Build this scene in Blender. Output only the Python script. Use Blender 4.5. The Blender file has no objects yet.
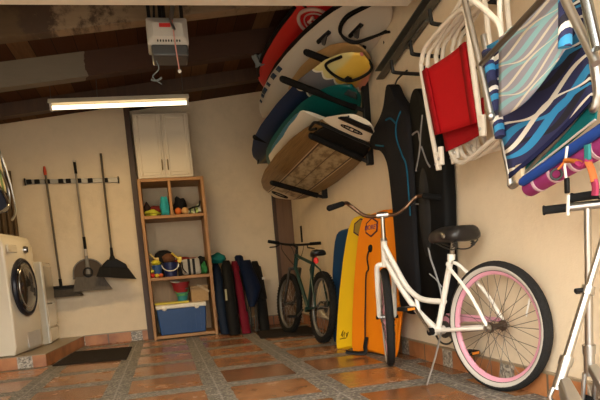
import bpy, bmesh, math, random
from mathutils import Vector as V, Matrix as MX
random.seed(7)
PI = math.pi
scn = bpy.context.scene
COL = scn.collection

# ------------------------------------------------------------------ materials
def nt(name):
    m = bpy.data.materials.new(name); m.use_nodes = True
    t = m.node_tree; b = t.nodes['Principled BSDF']
    return m, t, b
def link(t, a, b): t.links.new(a, b)
def node(t, k, **kw):
    n = t.nodes.new(k)
    for a, v in kw.items():
        if a.startswith('_'): n.inputs[int(a[1:])].default_value = v
        else: setattr(n, a, v)
    return n
def math_n(t, op, a, b=None, c=None):
    n = t.nodes.new('ShaderNodeMath'); n.operation = op
    for i, v in enumerate((a, b, c)):
        if v is None: continue
        if isinstance(v, (int, float)): n.inputs[i].default_value = v
        else: link(t, v, n.inputs[i])
    return n.outputs[0]
def mixc(t, f, a, b):
    n = t.nodes.new('ShaderNodeMix'); n.data_type = 'RGBA'
    for s, v in ((0, f), (6, a), (7, b)):
        if isinstance(v, (int, float)): n.inputs[s].default_value = v
        elif isinstance(v, tuple): n.inputs[s].default_value = (*v, 1) if len(v) == 3 else v
        else: link(t, v, n.inputs[s])
    return n.outputs[2]
def ramp(t, fac, stops, const=False):
    r = t.nodes.new('ShaderNodeValToRGB'); e = r.color_ramp.elements
    if const: r.color_ramp.interpolation = 'CONSTANT'
    while len(e) < len(stops): e.new(0.5)
    for i, (p, c) in enumerate(stops):
        e[i].position = p; e[i].color = (*c, 1)
    link(t, fac, r.inputs[0]); return r.outputs[0]
def obco(t): return t.nodes.new('ShaderNodeTexCoord').outputs['Object']
def uvco(t): return t.nodes.new('ShaderNodeTexCoord').outputs['UV']
def sep(t, v):
    s = t.nodes.new('ShaderNodeSeparateXYZ'); link(t, v, s.inputs[0]); return s.outputs
def mapn(t, v, scale=(1,1,1), rot=(0,0,0)):
    m = t.nodes.new('ShaderNodeMapping'); link(t, v, m.inputs[0])
    m.inputs['Scale'].default_value = scale; m.inputs['Rotation'].default_value = rot
    return m.outputs[0]
def noise(t, v, scale=5, detail=4, rough=.55):
    n = t.nodes.new('ShaderNodeTexNoise'); link(t, v, n.inputs['Vector'])
    n.inputs['Scale'].default_value = scale; n.inputs['Detail'].default_value = detail
    n.inputs['Roughness'].default_value = rough
    return n.outputs['Fac']
def bump(t, b, h, strength=.3, dist=.01):
    n = t.nodes.new('ShaderNodeBump'); link(t, h, n.inputs['Height'])
    n.inputs['Strength'].default_value = strength; n.inputs['Distance'].default_value = dist
    link(t, n.outputs[0], b.inputs['Normal'])
def tint(c, k): return tuple(min(1, x*k) for x in c)

def M(name, c, rough=.6, metal=0., var=.12, scale=14, bmp=0., bscale=None, stretch=(1,1,1), coat=0., sheen=0.):
    """plain procedural surface: base colour broken up by noise"""
    m, t, b = nt(name)
    o = mapn(t, obco(t), stretch)
    n = noise(t, o, scale)
    link(t, mixc(t, n, tint(c, 1-var), tint(c, 1+var)), b.inputs['Base Color'])
    b.inputs['Roughness'].default_value = rough; b.inputs['Metallic'].default_value = metal
    if not metal: b.inputs['Specular IOR Level'].default_value = .12 if rough > .48 else .3
    if coat: b.inputs['Coat Weight'].default_value = coat; b.inputs['Coat Roughness'].default_value = .1
    if sheen: b.inputs['Sheen Weight'].default_value = sheen
    if bmp: bump(t, b, noise(t, o, bscale or scale*3), bmp)
    return m

def plaster(name, c):
    m, t, b = nt(name); o = obco(t)
    n1 = noise(t, o, 1.3, 5, .6); n2 = noise(t, o, 9, 6, .65)
    f = math_n(t, 'ADD', math_n(t, 'MULTIPLY', n1, .6), math_n(t, 'MULTIPLY', n2, .4))
    link(t, ramp(t, f, [(.3, tint(c, .86)), (.5, c), (.72, tint(c, 1.07))]), b.inputs['Base Color'])
    b.inputs['Roughness'].default_value = .85; b.inputs['Specular IOR Level'].default_value = .2
    bump(t, b, noise(t, o, 16, 8, .7), .35, .012)
    return m

def planks(name, cols, w=.14, along='Y', rough=.75):
    m, t, b = nt(name); o = obco(t); s = sep(t, o)
    a = s[0] if along == 'Y' else s[1]
    q = math_n(t, 'DIVIDE', a, w); fl = math_n(t, 'FLOOR', q); fr = math_n(t, 'FRACT', q)
    bay = math_n(t, 'FLOOR', math_n(t, 'DIVIDE', math_n(t, 'ADD', s[1] if along == 'Y' else s[0], .1), 1.02))
    wn = t.nodes.new('ShaderNodeTexWhiteNoise'); wn.noise_dimensions = '2D'
    cb = t.nodes.new('ShaderNodeCombineXYZ'); link(t, fl, cb.inputs[0]); link(t, bay, cb.inputs[1])
    link(t, cb.outputs[0], wn.inputs['Vector'])
    g = noise(t, mapn(t, o, (14, 1.2, 14) if along == 'Y' else (1.2, 14, 14)), 3, 6, .6)
    c = ramp(t, wn.outputs['Value'], cols)
    c = mixc(t, math_n(t, 'MULTIPLY', g, .75), c, tint(cols[0][1], .55))
    seam = math_n(t, 'LESS_THAN', fr, .035)
    link(t, mixc(t, seam, c, (.012, .008, .005)), b.inputs['Base Color'])
    b.inputs['Roughness'].default_value = rough; b.inputs['Specular IOR Level'].default_value = .15
    return m

def wood(name, c1, c2, axis='Z', scale=6, rough=.55, stretch=12, coat=0):
    m, t, b = nt(name); o = obco(t)
    st = {'X': (1, stretch, stretch), 'Y': (stretch, 1, stretch), 'Z': (stretch, stretch, 1)}[axis]
    g = noise(t, mapn(t, o, st), scale/3, 7, .62); k = noise(t, o, 3, 3)
    f = math_n(t, 'ADD', math_n(t, 'MULTIPLY', g, .75), math_n(t, 'MULTIPLY', k, .25))
    link(t, ramp(t, f, [(.33, c1), (.62, c2)]), b.inputs['Base Color'])
    b.inputs['Roughness'].default_value = rough
    if coat: b.inputs['Coat Weight'].default_value = coat
    bump(t, b, g, .12, .004)
    return m

def floor_mat():
    m, t, b = nt('terracotta_and_pebble_floor'); o = obco(t); s = sep(t, o)
    def strip(a, off, per, half):
        q = math_n(t, 'FRACT', math_n(t, 'DIVIDE', math_n(t, 'SUBTRACT', a, off), per))
        d = math_n(t, 'ABSOLUTE', math_n(t, 'SUBTRACT', q, .5))
        return math_n(t, 'GREATER_THAN', d, .5-half/per), math_n(t, 'FLOOR', math_n(t, 'DIVIDE', math_n(t, 'SUBTRACT', a, off), per)), d
    nz = noise(t, o, 20, 3); wob = math_n(t, 'MULTIPLY', math_n(t, 'SUBTRACT', nz, .5), .018)
    ax = math_n(t, 'ADD', s[0], wob); ay = math_n(t, 'ADD', s[1], wob)
    fx, ix, dx = strip(ax, .26, .63, .08); fy, iy, dy = strip(ay, 5.0, .655, .085)
    f = math_n(t, 'MAXIMUM', fx, fy)
    cell = t.nodes.new('ShaderNodeCombineXYZ'); link(t, ix, cell.inputs[0]); link(t, iy, cell.inputs[1])
    wn = t.nodes.new('ShaderNodeTexWhiteNoise'); wn.noise_dimensions = '2D'; link(t, cell.outputs[0], wn.inputs['Vector'])
    n1 = noise(t, o, 4, 6, .65)
    tf = math_n(t, 'ADD', math_n(t, 'MULTIPLY', n1, .75), math_n(t, 'MULTIPLY', wn.outputs['Value'], .3))
    tile = ramp(t, tf, [(.25, (.12, .047, .018)), (.5, (.25, .105, .040)), (.72, (.36, .17, .068))])
    vo = t.nodes.new('ShaderNodeTexVoronoi'); link(t, o, vo.inputs['Vector']); vo.inputs['Scale'].default_value = 75
    vs = sep(t, vo.outputs['Color'])
    peb = ramp(t, vs[0], [(.0, (.06, .052, .04)), (.45, (.14, .122, .095)), (.8, (.25, .22, .17)), (1, (.38, .34, .28))])
    peb = mixc(t, math_n(t, 'MULTIPLY', math_n(t, 'GREATER_THAN', vo.outputs['Distance'], .62), .7), peb, (.06, .05, .04))
    ln = math_n(t, 'GREATER_THAN', math_n(t, 'MAXIMUM', dx, dy), .4915)
    peb = mixc(t, math_n(t, 'MULTIPLY', ln, .5), peb, (.34, .31, .27))
    link(t, mixc(t, f, tile, peb), b.inputs['Base Color'])
    link(t, math_n(t, 'ADD', math_n(t, 'MULTIPLY', f, .35), math_n(t, 'ADD', .16, math_n(t, 'MULTIPLY', n1, .18))), b.inputs['Roughness'])
    h = math_n(t, 'ADD', math_n(t, 'MULTIPLY', math_n(t, 'MULTIPLY', f, vo.outputs['Distance']), -.5), math_n(t, 'MULTIPLY', n1, .4))
    bump(t, b, h, .3, .01)
    return m

def baseboard_mat(axis, off, name):
    m, t, b = nt(name); o = obco(t); s = sep(t, o); a = s[axis]
    q = math_n(t, 'FRACT', math_n(t, 'DIVIDE', math_n(t, 'SUBTRACT', a, off), .66))
    f = math_n(t, 'LESS_THAN', q, .2)
    n1 = noise(t, o, 5, 5)
    tile = ramp(t, n1, [(.3, (.24, .085, .03)), (.6, (.42, .17, .06))])
    vo = t.nodes.new('ShaderNodeTexVoronoi'); link(t, o, vo.inputs['Vector']); vo.inputs['Scale'].default_value = 75
    peb = ramp(t, sep(t, vo.outputs['Color'])[0], [(.0, (.10, .085, .07)), (.5, (.25, .21, .16)), (1, (.48, .43, .34))])
    seam = math_n(t, 'LESS_THAN', math_n(t, 'ABSOLUTE', math_n(t, 'SUBTRACT', q, .6)), .012)
    tile = mixc(t, seam, tile, (.12, .08, .05))
    cap = math_n(t, 'GREATER_THAN', s[2], .112)
    c = mixc(t, f, tile, peb)
    link(t, mixc(t, cap, c, (.24, .18, .11)), b.inputs['Base Color'])
    b.inputs['Roughness'].default_value = .45
    return m

def waves(name, bg, bands, n=3.2, amp=.16, freq=1.5, rough=.8):
    """wavy printed fabric (uses the sheet's own UV): bands = [(phase, width, colour, amp, freq phase)]"""
    m, t, b = nt(name); s = sep(t, uvco(t))
    c = bg
    for ph, wd, colr, am, fp in bands:
        w = math_n(t, 'SINE', math_n(t, 'ADD', math_n(t, 'MULTIPLY', s[0], 2*PI*freq), fp))
        q = math_n(t, 'FRACT', math_n(t, 'ADD', math_n(t, 'ADD', math_n(t, 'MULTIPLY', s[1], n), math_n(t, 'MULTIPLY', w, am)), ph))
        w2 = math_n(t, 'SINE', math_n(t, 'ADD', math_n(t, 'MULTIPLY', s[0], 2*PI*freq), fp+1.6))
        wid = math_n(t, 'MULTIPLY', math_n(t, 'ADD', math_n(t, 'MULTIPLY', w2, .45), .75), wd)
        f = math_n(t, 'LESS_THAN', math_n(t, 'ABSOLUTE', math_n(t, 'SUBTRACT', q, .5)), math_n(t, 'MULTIPLY', wid, .5))
        c = mixc(t, f, c, colr)
    link(t, c, b.inputs['Base Color']); b.inputs['Roughness'].default_value = rough
    bump(t, b, noise(t, obco(t), 250, 2), .1, .002)
    return m

def stripes_uv(name, stops, chan=1, rough=.35, coat=.3, var=True):
    m, t, b = nt(name); s = sep(t, uvco(t))
    v = s[chan]
    if var: v = math_n(t, 'ADD', v, math_n(t, 'MULTIPLY', math_n(t, 'SUBTRACT', noise(t, mapn(t, uvco(t), (2, 5, 1)), 3), .5), .06))
    link(t, ramp(t, v, stops, True), b.inputs['Base Color'])
    b.inputs['Roughness'].default_value = rough; b.inputs['Coat Weight'].default_value = coat
    return m

# ------------------------------------------------------------------ mesh builder
class MB:
    def __init__(s): s.v = []; s.f = []; s.uv = {}
    def add(s, vs, fs, uvs=None):
        k = len(s.v); s.v += [tuple(x) for x in vs]
        for i, f in enumerate(fs):
            s.f.append(tuple(k+j for j in f))
            if uvs: s.uv[len(s.f)-1] = uvs[i]
        return s
    def box(s, c, size, R=None):
        c = V(c); h = V(size)/2; vs = []
        for z in (-1, 1):
            for y in (-1, 1):
                for x in (-1, 1):
                    p = V((x*h.x, y*h.y, z*h.z)); vs.append(c + (R @ p if R else p))
        return s.add(vs, [(0,2,3,1), (4,5,7,6), (0,1,5,4), (2,6,7,3), (0,4,6,2), (1,3,7,5)])
    def bb(s, a, b):  # corner to corner
        a, b = V(a), V(b); return s.box((a+b)/2, [abs(x) for x in (b-a)])
    def rings(s, rings, cap=True, closed=False):
        n = len(rings[0]); vs = [p for r in rings for p in r]; fs = []
        m = len(rings)
        for i in range(m if closed else m-1):
            j = (i+1) % m
            for k in range(n):
                l = (k+1) % n
                fs.append((i*n+k, i*n+l, j*n+l, j*n+k))
        if cap and not closed:
            fs.append(tuple(reversed(range(n)))); fs.append(tuple((m-1)*n+k for k in range(n)))
        return s.add(vs, fs)
    def tube(s, pts, r, n=8, cap=True, closed=False, flat=1.):
        pts = [V(p) for p in pts]; m = len(pts); R = []
        up = None
        for i, p in enumerate(pts):
            a = pts[(i-1) % m] if (closed or i) else p
            b = pts[(i+1) % m] if (closed or i < m-1) else p
            d = (b-a).normalized()
            if up is None:
                up = V((0, 0, 1)) if abs(d.z) < .9 else V((1, 0, 0))
            x = d.cross(up).normalized(); up = x.cross(d).normalized()
            rr = r[i] if isinstance(r, (list, tuple)) else r
            R.append([p + x*math.cos(2*PI*k/n)*rr + up*math.sin(2*PI*k/n)*rr*flat for k in range(n)])
        return s.rings(R, cap, closed)
    def lathe(s, o, ax, prof, n=20, cap=True):
        o, ax = V(o), V(ax).normalized()
        x = ax.cross(V((0, 0, 1)) if abs(ax.z) < .9 else V((1, 0, 0))).normalized(); y = ax.cross(x)
        return s.rings([[o + ax*h + (x*math.cos(2*PI*k/n) + y*math.sin(2*PI*k/n))*r for k in range(n)] for r, h in prof], cap)
    def cyl(s, a, b, r, n=14): 
        a, b = V(a), V(b); return s.lathe(a, b-a, [(r, 0), (r, (b-a).length)], n)
    def torus(s, o, ax, R, r, n=40, m=8, flat=1.):
        o, ax = V(o), V(ax).normalized()
        x = ax.cross(V((0, 0, 1)) if abs(ax.z) < .9 else V((1, 0, 0))).normalized(); y = ax.cross(x)
        rr = []
        for k in range(n):
            d = x*math.cos(2*PI*k/n) + y*math.sin(2*PI*k/n)
            rr.append([o + d*(R + r*math.cos(2*PI*j/m)) + ax*r*flat*math.sin(2*PI*j/m) for j in range(m)])
        return s.rings(rr, closed=True)
    def prism(s, poly, vec):
        poly = [V(p) for p in poly]; vec = V(vec); n = len(poly)
        return s.rings([poly, [p+vec for p in poly]])
    def ball(s, c, rad, R=None, n=14, m=9):
        c = V(c); rad = V(rad) if hasattr(rad, '__len__') else V((rad,)*3); rr = []
        for i in range(m+1):
            a = -PI/2 + PI*(i+.001)/(m+.002)
            ring = []
            for k in range(n):
                p = V((rad.x*math.cos(a)*math.cos(2*PI*k/n), rad.y*math.cos(a)*math.sin(2*PI*k/n), rad.z*math.sin(a)))
                ring.append(c + (R @ p if R else p))
            rr.append(ring)
        return s.rings(rr)
    def grid(s, fn, nu, nv):
        vs = [fn(i/nu, j/nv) for i in range(nu+1) for j in range(nv+1)]; fs = []; uvs = []
        for i in range(nu):
            for j in range(nv):
                a = i*(nv+1)+j
                fs.append((a, a+nv+1, a+nv+2, a+1))
                uvs.append(((i/nu, j/nv), ((i+1)/nu, j/nv), ((i+1)/nu, (j+1)/nv), (i/nu, (j+1)/nv)))
        return s.add(vs, fs, uvs)
    def build(s, name, mat, parent=None, bevel=0, sub=0, solid=0, sharp=40, origin=None, segs=2):
        me = bpy.data.meshes.new(name)
        off = V((0, 0, 0))
        if parent is not None:
            p = parent
            while p: off += p.location; p = p.parent
        elif origin is not None: off = V(origin)
        me.from_pydata([V(v)-off for v in s.v], [], s.f)
        if s.uv:
            ul = me.uv_layers.new(name='UVMap')
            for pi, poly in enumerate(me.polygons):
                if pi in s.uv:
                    for li, uv in zip(poly.loop_indices, s.uv[pi]): ul.data[li].uv = uv
        bm = bmesh.new(); bm.from_mesh(me); bmesh.ops.recalc_face_normals(bm, faces=bm.faces); bm.to_mesh(me); bm.free()
        me.polygons.foreach_set('use_smooth', [True]*len(me.polygons)); me.set_sharp_from_angle(angle=math.radians(sharp))
        me.materials.append(mat)
        o = bpy.data.objects.new(name, me); COL.objects.link(o)
        if parent is not None: o.parent = parent
        else: o.location = off
        if solid:
            k = o.modifiers.new('solid', 'SOLIDIFY'); k.thickness = solid; k.offset = 0
        if bevel:
            k = o.modifiers.new('bevel', 'BEVEL'); k.width = bevel; k.segments = segs; k.limit_method = 'ANGLE'; k.angle_limit = math.radians(50)
        if sub:
            k = o.modifiers.new('sub', 'SUBSURF'); k.levels = sub; k.render_levels = sub
        return o

def cr(pts, n=6, closed=False):
    """Catmull-Rom through points"""
    P = [V(p) for p in pts]; out = []; m = len(P)
    for i in range(m if closed else m-1):
        if closed: a, b, c, d = (P[(i+k) % m] for k in (-1, 0, 1, 2))
        else: a, b, c, d = P[max(i-1, 0)], P[i], P[i+1], P[min(i+2, m-1)]
        for k in range(n):
            t = k/n
            out.append(.5*((2*b) + (c-a)*t + (2*a-5*b+4*c-d)*t*t + (3*b-a-3*c+d)*t**3))
    if not closed: out.append(P[-1])
    return out
def lerp(a, b, t): return a+(b-a)*t
def interp(tab, x):
    for (x0, y0), (x1, y1) in zip(tab, tab[1:]):
        if x <= x1: return lerp(y0, y1, (x-x0)/(x1-x0) if x1 > x0 else 0)
    return tab[-1][1]

def tag(o, label, cat, group=None, kind=None):
    o['label'] = label; o['category'] = cat
    if group: o['group'] = group
    if kind: o['kind'] = kind
    return o
def thing(name, label, cat, loc, group=None):
    o = bpy.data.objects.new(name, None); COL.objects.link(o); o.location = loc; o.empty_display_size = .1
    return tag(o, label, cat, group)
def struct(o): o['kind'] = 'structure'; return o

def text_mesh(name, s, size, mat, parent, o, xd, yd, depth=.002):
    """lettering as a mesh: o = lower-left corner, xd / yd = reading and up directions"""
    cu = bpy.data.curves.new(name, 'FONT'); cu.body = s; cu.size = size; cu.extrude = depth; cu.align_x = 'CENTER'; cu.align_y = 'CENTER'
    tmp = bpy.data.objects.new(name+'_t', cu); COL.objects.link(tmp)
    dg = bpy.context.evaluated_depsgraph_get()
    me = bpy.data.meshes.new_from_object(tmp.evaluated_get(dg))
    bpy.data.objects.remove(tmp); bpy.data.curves.remove(cu)
    xd, yd = V(xd).normalized(), V(yd).normalized(); z = xd.cross(yd)
    off = V((0, 0, 0)); p = parent
    while p: off += p.location; p = p.parent
    R = MX((xd, yd, z)).transposed()
    for v in me.vertices: v.co = V(o) + R @ v.co - off
    me.name = name; me.materials.clear(); me.materials.append(mat)
    ob = bpy.data.objects.new(name, me); COL.objects.link(ob); ob.parent = parent
    return ob

# ------------------------------------------------------------------ palette
CREAM = plaster('cream_plaster', (.65, .53, .37))
FLOOR = floor_mat()
CEIL = planks('ceiling_boards', [(0, (.045, .016, .006)), (.5, (.075, .028, .010)), (.8, (.12, .048, .016)), (1, (.19, .105, .05))], .17)
DOORW = M('raised_door_white', (.62, .55, .44), .6)
BLACKM = M('black_powder_coat', (.006, .0055, .005), .45, 0, .2, 30)
BLACKP = M('black_plastic', (.007, .0065, .006), .5, 0, .2, 25)
RUBBER = M('black_rubber', (.007, .007, .007), .8, 0, .3, 60, .4)
FOAMB = M('black_foam', (.008, .007, .006), .9, 0, .3, 60, .3)
CHROME = M('bright_steel', (.42, .41, .39), .28, 1., .05)
STEEL = M('dull_steel', (.42, .41, .39), .38, 1., .15)
DSTEEL = M('dark_steel', (.075, .07, .06), .45, .7, .25)
ALU = M('satin_aluminium', (.40, .39, .37), .35, 1., .06)
WHITEP = M('white_paint', (.68, .65, .58), .35, 0, .04, 8)
WHITEGL = M('white_enamel', (.66, .59, .46), .2, 0, .03, 4, coat=.5)
GLASSD = M('dark_door_glass', (.02, .018, .016), .08, 0, .3, 6, coat=1)
GREYPL = M('grey_plastic', (.19, .175, .155), .55, 0, .1)
LGREYP = M('light_grey_plastic', (.46, .43, .39), .5, 0, .08)
WOODS = wood('stained_shelf_wood', (.21, .092, .024), (.38, .185, .055), 'Z', 7)
PLY = wood('rough_plywood', (.32, .18, .075), (.48, .29, .13), 'Z', 5)
DBROWN = wood('dark_brown_wood', (.034, .014, .005), (.062, .027, .010), 'Z', 6)
DOORB = wood('brown_door_wood', (.11, .055, .025), (.16, .085, .04), 'Z', 4)
CABW = M('cream_cabinet_paint', (.60, .52, .40), .5, 0, .05, 6)

# ------------------------------------------------------------------ setting
XR, XL, YB, YBL, Y0 = 1.72, -1.92, 7.5, 7.25, .35
def zc(x): return 2.58 + .13*(x+1.58)
S = struct
S(MB().bb((XL-.15, Y0-.3, -.1), (XR+.15, YB+.15, 0)).build('floor', FLOOR))
S(MB().bb((-9, -9, -.12), (9, Y0-.3, -.02)).build('floor_driveway', M('driveway_concrete', (.42, .39, .34), .9, 0, .15, 3)))
S(MB().bb((XR, Y0, 0), (XR+.15, YB+.15, 3.3)).build('wall_right', CREAM))
S(MB().bb((XL-.15, Y0, 0), (XL, YB+.15, 3.3)).build('wall_left', CREAM))
S(MB().bb((-.2, YB, 0), (XR, YB+.15, 3.3)).build('wall_back', CREAM))
S(MB().bb((XL, YBL, 0), (-.2, YB+.15, 3.3)).build('wall_back_left', CREAM))
S(MB().bb((XL, Y0, 2.25), (XR, Y0+.15, 3.3)).build('wall_front', CREAM))
# sloping board ceiling
cb = MB(); cb.rings([[(XL-.2, y, zc(XL-.2)), (XR+.2, y, zc(XR+.2)), (XR+.2, y, zc(XR+.2)+.06), (XL-.2, y, zc(XL-.2)+.06)] for y in (Y0-.1, YB+.2)])
S(cb.build('ceiling', CEIL))
def beam_mat(name, kind):
    m, t, b = nt(name); o = obco(t); s = sep(t, o)
    g = noise(t, mapn(t, o, (1.4, 12, 12)), 3, 7, .65)
    if kind == 0:   # pale weathered beam with dark burnt-looking stains
        st = noise(t, mapn(t, o, (4.5, 1, 5)), 1.1, 7, .72)
        band = math_n(t, 'SUBTRACT', 1, math_n(t, 'MINIMUM', 1, math_n(t, 'MULTIPLY', math_n(t, 'ABSOLUTE', math_n(t, 'SUBTRACT', s[0], -.62)), 6)))
        f = math_n(t, 'ADD', math_n(t, 'MULTIPLY', st, 1.0), math_n(t, 'MULTIPLY', band, .18))
        left = math_n(t, 'LESS_THAN', s[0], -.68)
        pale = mixc(t, g, (.17, .11, .06), (.30, .215, .125))
        pale = mixc(t, left, pale, mixc(t, g, (.07, .04, .016), (.105, .063, .027)))
        c = mixc(t, ramp(t, f, [(.50, (0, 0, 0)), (.62, (1, 1, 1))]), pale, (.055, .03, .015))
    else:           # left half primed grey, right half bare dark brown
        e = math_n(t, 'ADD', s[0], math_n(t, 'MULTIPLY', math_n(t, 'SUBTRACT', noise(t, o, 4), .5), .25))
        f = math_n(t, 'LESS_THAN', e, -.46)
        c = mixc(t, f, mixc(t, g, (.030, .010, .0035), (.055, .020, .007)), mixc(t, g, (.12, .10, .07), (.16, .13, .092)))
    link(t, c, b.inputs['Base Color']); b.inputs['Roughness'].default_value = .8
    return m
BM0, BM1 = beam_mat('stained_pale_beam', 0), beam_mat('half_painted_beam', 1)
for i, (y, h, m) in enumerate(((4.5, .22, BM0), (5.5, .21, BM1), (6.55, .13, DBROWN), (3.4, .2, BM1), (2.2, .2, BM1))):
    q = MB(); q.rings([[(XL, yy, zc(XL)-h), (XR, yy, zc(XR)-h), (XR, yy, zc(XR)), (XL, yy, zc(XL))] for yy in (y, y+.11)])
    S(q.build(f'trim_{i+3}', m))
S(MB().bb((-.245, 7.2, .0), (-.18, 7.27, 2.72)).build('trim_1', DBROWN))
# tiled skirting
def bbx(name, a, b, mat): return S(MB().bb(a, b).build(name, mat, bevel=.003))
bbx('baseboard_right', (XR-.018, Y0, 0), (XR, YB, .125), baseboard_mat(1, 3.28, 'baseboard_tiles_right'))
bbx('baseboard_back', (-.2, YB-.018, 0), (XR-.018, YB, .125), baseboard_mat(0, .3, 'baseboard_tiles_back'))
bbx('baseboard_left', (-.98, YBL-.018, 0), (-.2, YBL, .125), baseboard_mat(0, -1.1, 'baseboard_tiles_left'))
# tiled plinth the laundry machines stand on
pl = MB(); pl.prism([(XL, 5.66, 0), (-1.11, 5.66, 0), (-.98, 7.25, 0), (XL, 7.25, 0)], (0, 0, .12))
S(pl.build('trim_2', baseboard_mat(0, -1.36, 'plinth_tiles'), bevel=.006))
# brown door at the far corner, its jamb
S(MB().bb((1.50, YB-.035, 0), (XR, YB, 2.05)).build('door_1', DOORB))
d1 = S(MB().bb((1.47, YB-.05, 0), (1.51, YB, 2.08)).build('trim_8', DBROWN))
# raised overhead garage door (underside and far edge)
rd = MB(); rd.rings([[(-1.78, y, 2.165), (1.60, y, 2.215), (1.60, y, 2.26), (-1.78, y, 2.21)] for y in (.55, 3.4)])
S(rd.build('door_2', DOORW, bevel=.004))

# ------------------------------------------------------------------ camera
cam = bpy.data.cameras.new('camera'); co = bpy.data.objects.new('camera', cam); COL.objects.link(co)
pit, yaw, rol, F = -.10012, .22364, -.08298, 580.
fw = V((math.sin(yaw)*math.cos(pit), math.cos(yaw)*math.cos(pit), math.sin(pit)))
rt = V((math.cos(yaw), -math.sin(yaw), 0)); up = rt.cross(fw)
r2 = rt*math.cos(rol) + up*math.sin(rol); u2 = up*math.cos(rol) - rt*math.sin(rol)
co.matrix_world = MX(((r2.x, u2.x, -fw.x, 0), (r2.y, u2.y, -fw.y, 0), (r2.z, u2.z, -fw.z, .70), (0, 0, 0, 1)))
cam.sensor_fit = 'HORIZONTAL'; cam.sensor_width = 36; cam.lens = F*36/600; cam.shift_y = .21169; cam.clip_start = .02
scn.camera = co

# ------------------------------------------------------------------ tube light
t = thing('fluorescent_light', 'lit fluorescent strip light hung by wires below the plank ceiling', 'ceiling light', (-.21, 5.86, 2.37))
def emis(name, c, e):
    m, tt, b = nt(name); b.inputs['Base Color'].default_value = (*c, 1); b.inputs['Emission Color'].default_value = (*c, 1); b.inputs['Emission Strength'].default_value = e
    return m
ly, lz0, lz1 = 5.86, 2.372, 2.398
def lz(x): return lerp(lz0, lz1, (x+.84)/1.25)
h = MB(); h.rings([[(x, ly-.09, lz(x)), (x, ly-.05, lz(x)+.05), (x, ly+.05, lz(x)+.05), (x, ly+.09, lz(x)), (x, ly+.03, lz(x)+.02), (x, ly-.03, lz(x)+.02)] for x in (-.85, .42)])
h.build('housing', M('cream_sheet_metal', (.62, .55, .42), .5), t, bevel=.003)
MB().cyl((-.825, ly, lz(-.825)-.018), (.40, ly, lz(.4)-.018), .019).build('lamp_tube', emis('lit_tube', (1, .86, .58), 2.9), t)
for x in (-.835, .405): MB().box((x, ly, lz(x)-.015), (.02, .05, .06)).build('lamp_holder', LGREYP, t)
for x in (-.83, -.42, .37): MB().tube([(x, ly, lz(x)+.05), (x+.01, ly, zc(x))], .0035, 5).build('hanging_wire', DSTEEL, t)
la = bpy.data.lights.new('tube_lamp', 'AREA'); la.shape = 'RECTANGLE'; la.size = 1.22; la.size_y = .05; la.energy = 31; la.color = (1, .70, .33)
lo = bpy.data.objects.new('tube_lamp', la); COL.objects.link(lo); lo.location = (-.21, ly, 2.34); lo.rotation_euler = (0, -.02, 0)

# ------------------------------------------------------------------ garage door opener
oy = 4.12

t = thing('garage_door_opener', 'white and grey garage door opener motor hanging from the ceiling', 'door opener', (.2, oy+.15, 2.42)); OPN = t
q = MB()
def rr(y, x0, x1, z0, z1): return [(x0, y, z0), (x1, y, z0), (x1, y, z1), (x0, y, z1)]
q.rings([rr(oy-.02, .105, .30, 2.34, 2.43), rr(oy+.02, .065, .335, 2.30, 2.475), rr(oy+.20, .065, .335, 2.30, 2.49), rr(oy+.22, .08, .32, 2.31, 2.48)])
q.build('housing', M('opener_white', (.40, .37, .32), .5), t, bevel=.012)
MB().rings([rr(oy+.005, .085, .325, 2.225, 2.301), rr(oy+.2, .085, .325, 2.225, 2.301)]).build('light_lens', M('smoked_lens', (.06, .06, .058), .3), t, bevel=.012)
for i in range(9): MB().box((.13+i*.018, oy+.004, 2.325), (.008, .02, .02)).build('vent_slot', BLACKP, t)
MB().box((.185, oy-.015, 2.412), (.075, .02, .026)).build('red_badge', M('red_plastic', (.38, .02, .015), .4), t, bevel=.004)
MB().tube([(.23, oy+.03, 2.46), (.225, 3.6, 2.35), (.215, 2.4, 2.32), (.2, .6, 2.33)], .014, 6).build('rail', DSTEEL, t)
MB().tube([(.225, oy-.03, 2.45), (.24, oy-.06, 2.37)], .010, 6).build('chain_bracket', STEEL, t)
for x in (.09, .165, .19, .31): MB().bb((x-.012, oy+.1, 2.47), (x+.012, oy+.13, zc(x))).build('hanging_strap', BLACKM, t)
MB().tube([(.12, oy+.13, 2.48), (.15, oy+.11, zc(.15))], .009, 5).build('brace', BLACKM, t)
MB().tube(cr([(.235, oy-.05, 2.46), (.238, oy-.05, 2.30), (.25, oy-.05, 2.11)]), .0045, 6).build('pull_cord', M('red_white_cord', (.50, .22, .18), .8), t)
MB().ball((.25, oy-.05, 2.105), .012).build('cord_knob', WHITEP, t)
w = MB(); w.tube(cr([(.11, oy+.1, 2.23), (.12, oy+.1, 2.17), (.075, oy+.1, 2.12), (.13, oy+.1, 2.07)]), .004, 5); w.tube(cr([(.06, oy+.1, 2.10), (.1, oy+.1, 2.095), (.135, oy+.1, 2.115)]), .007, 5)
w.build('antenna_wire', M('pale_blue_wire', (.15, .17, .17), .6), t)

OPN.location.z -= .035
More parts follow.
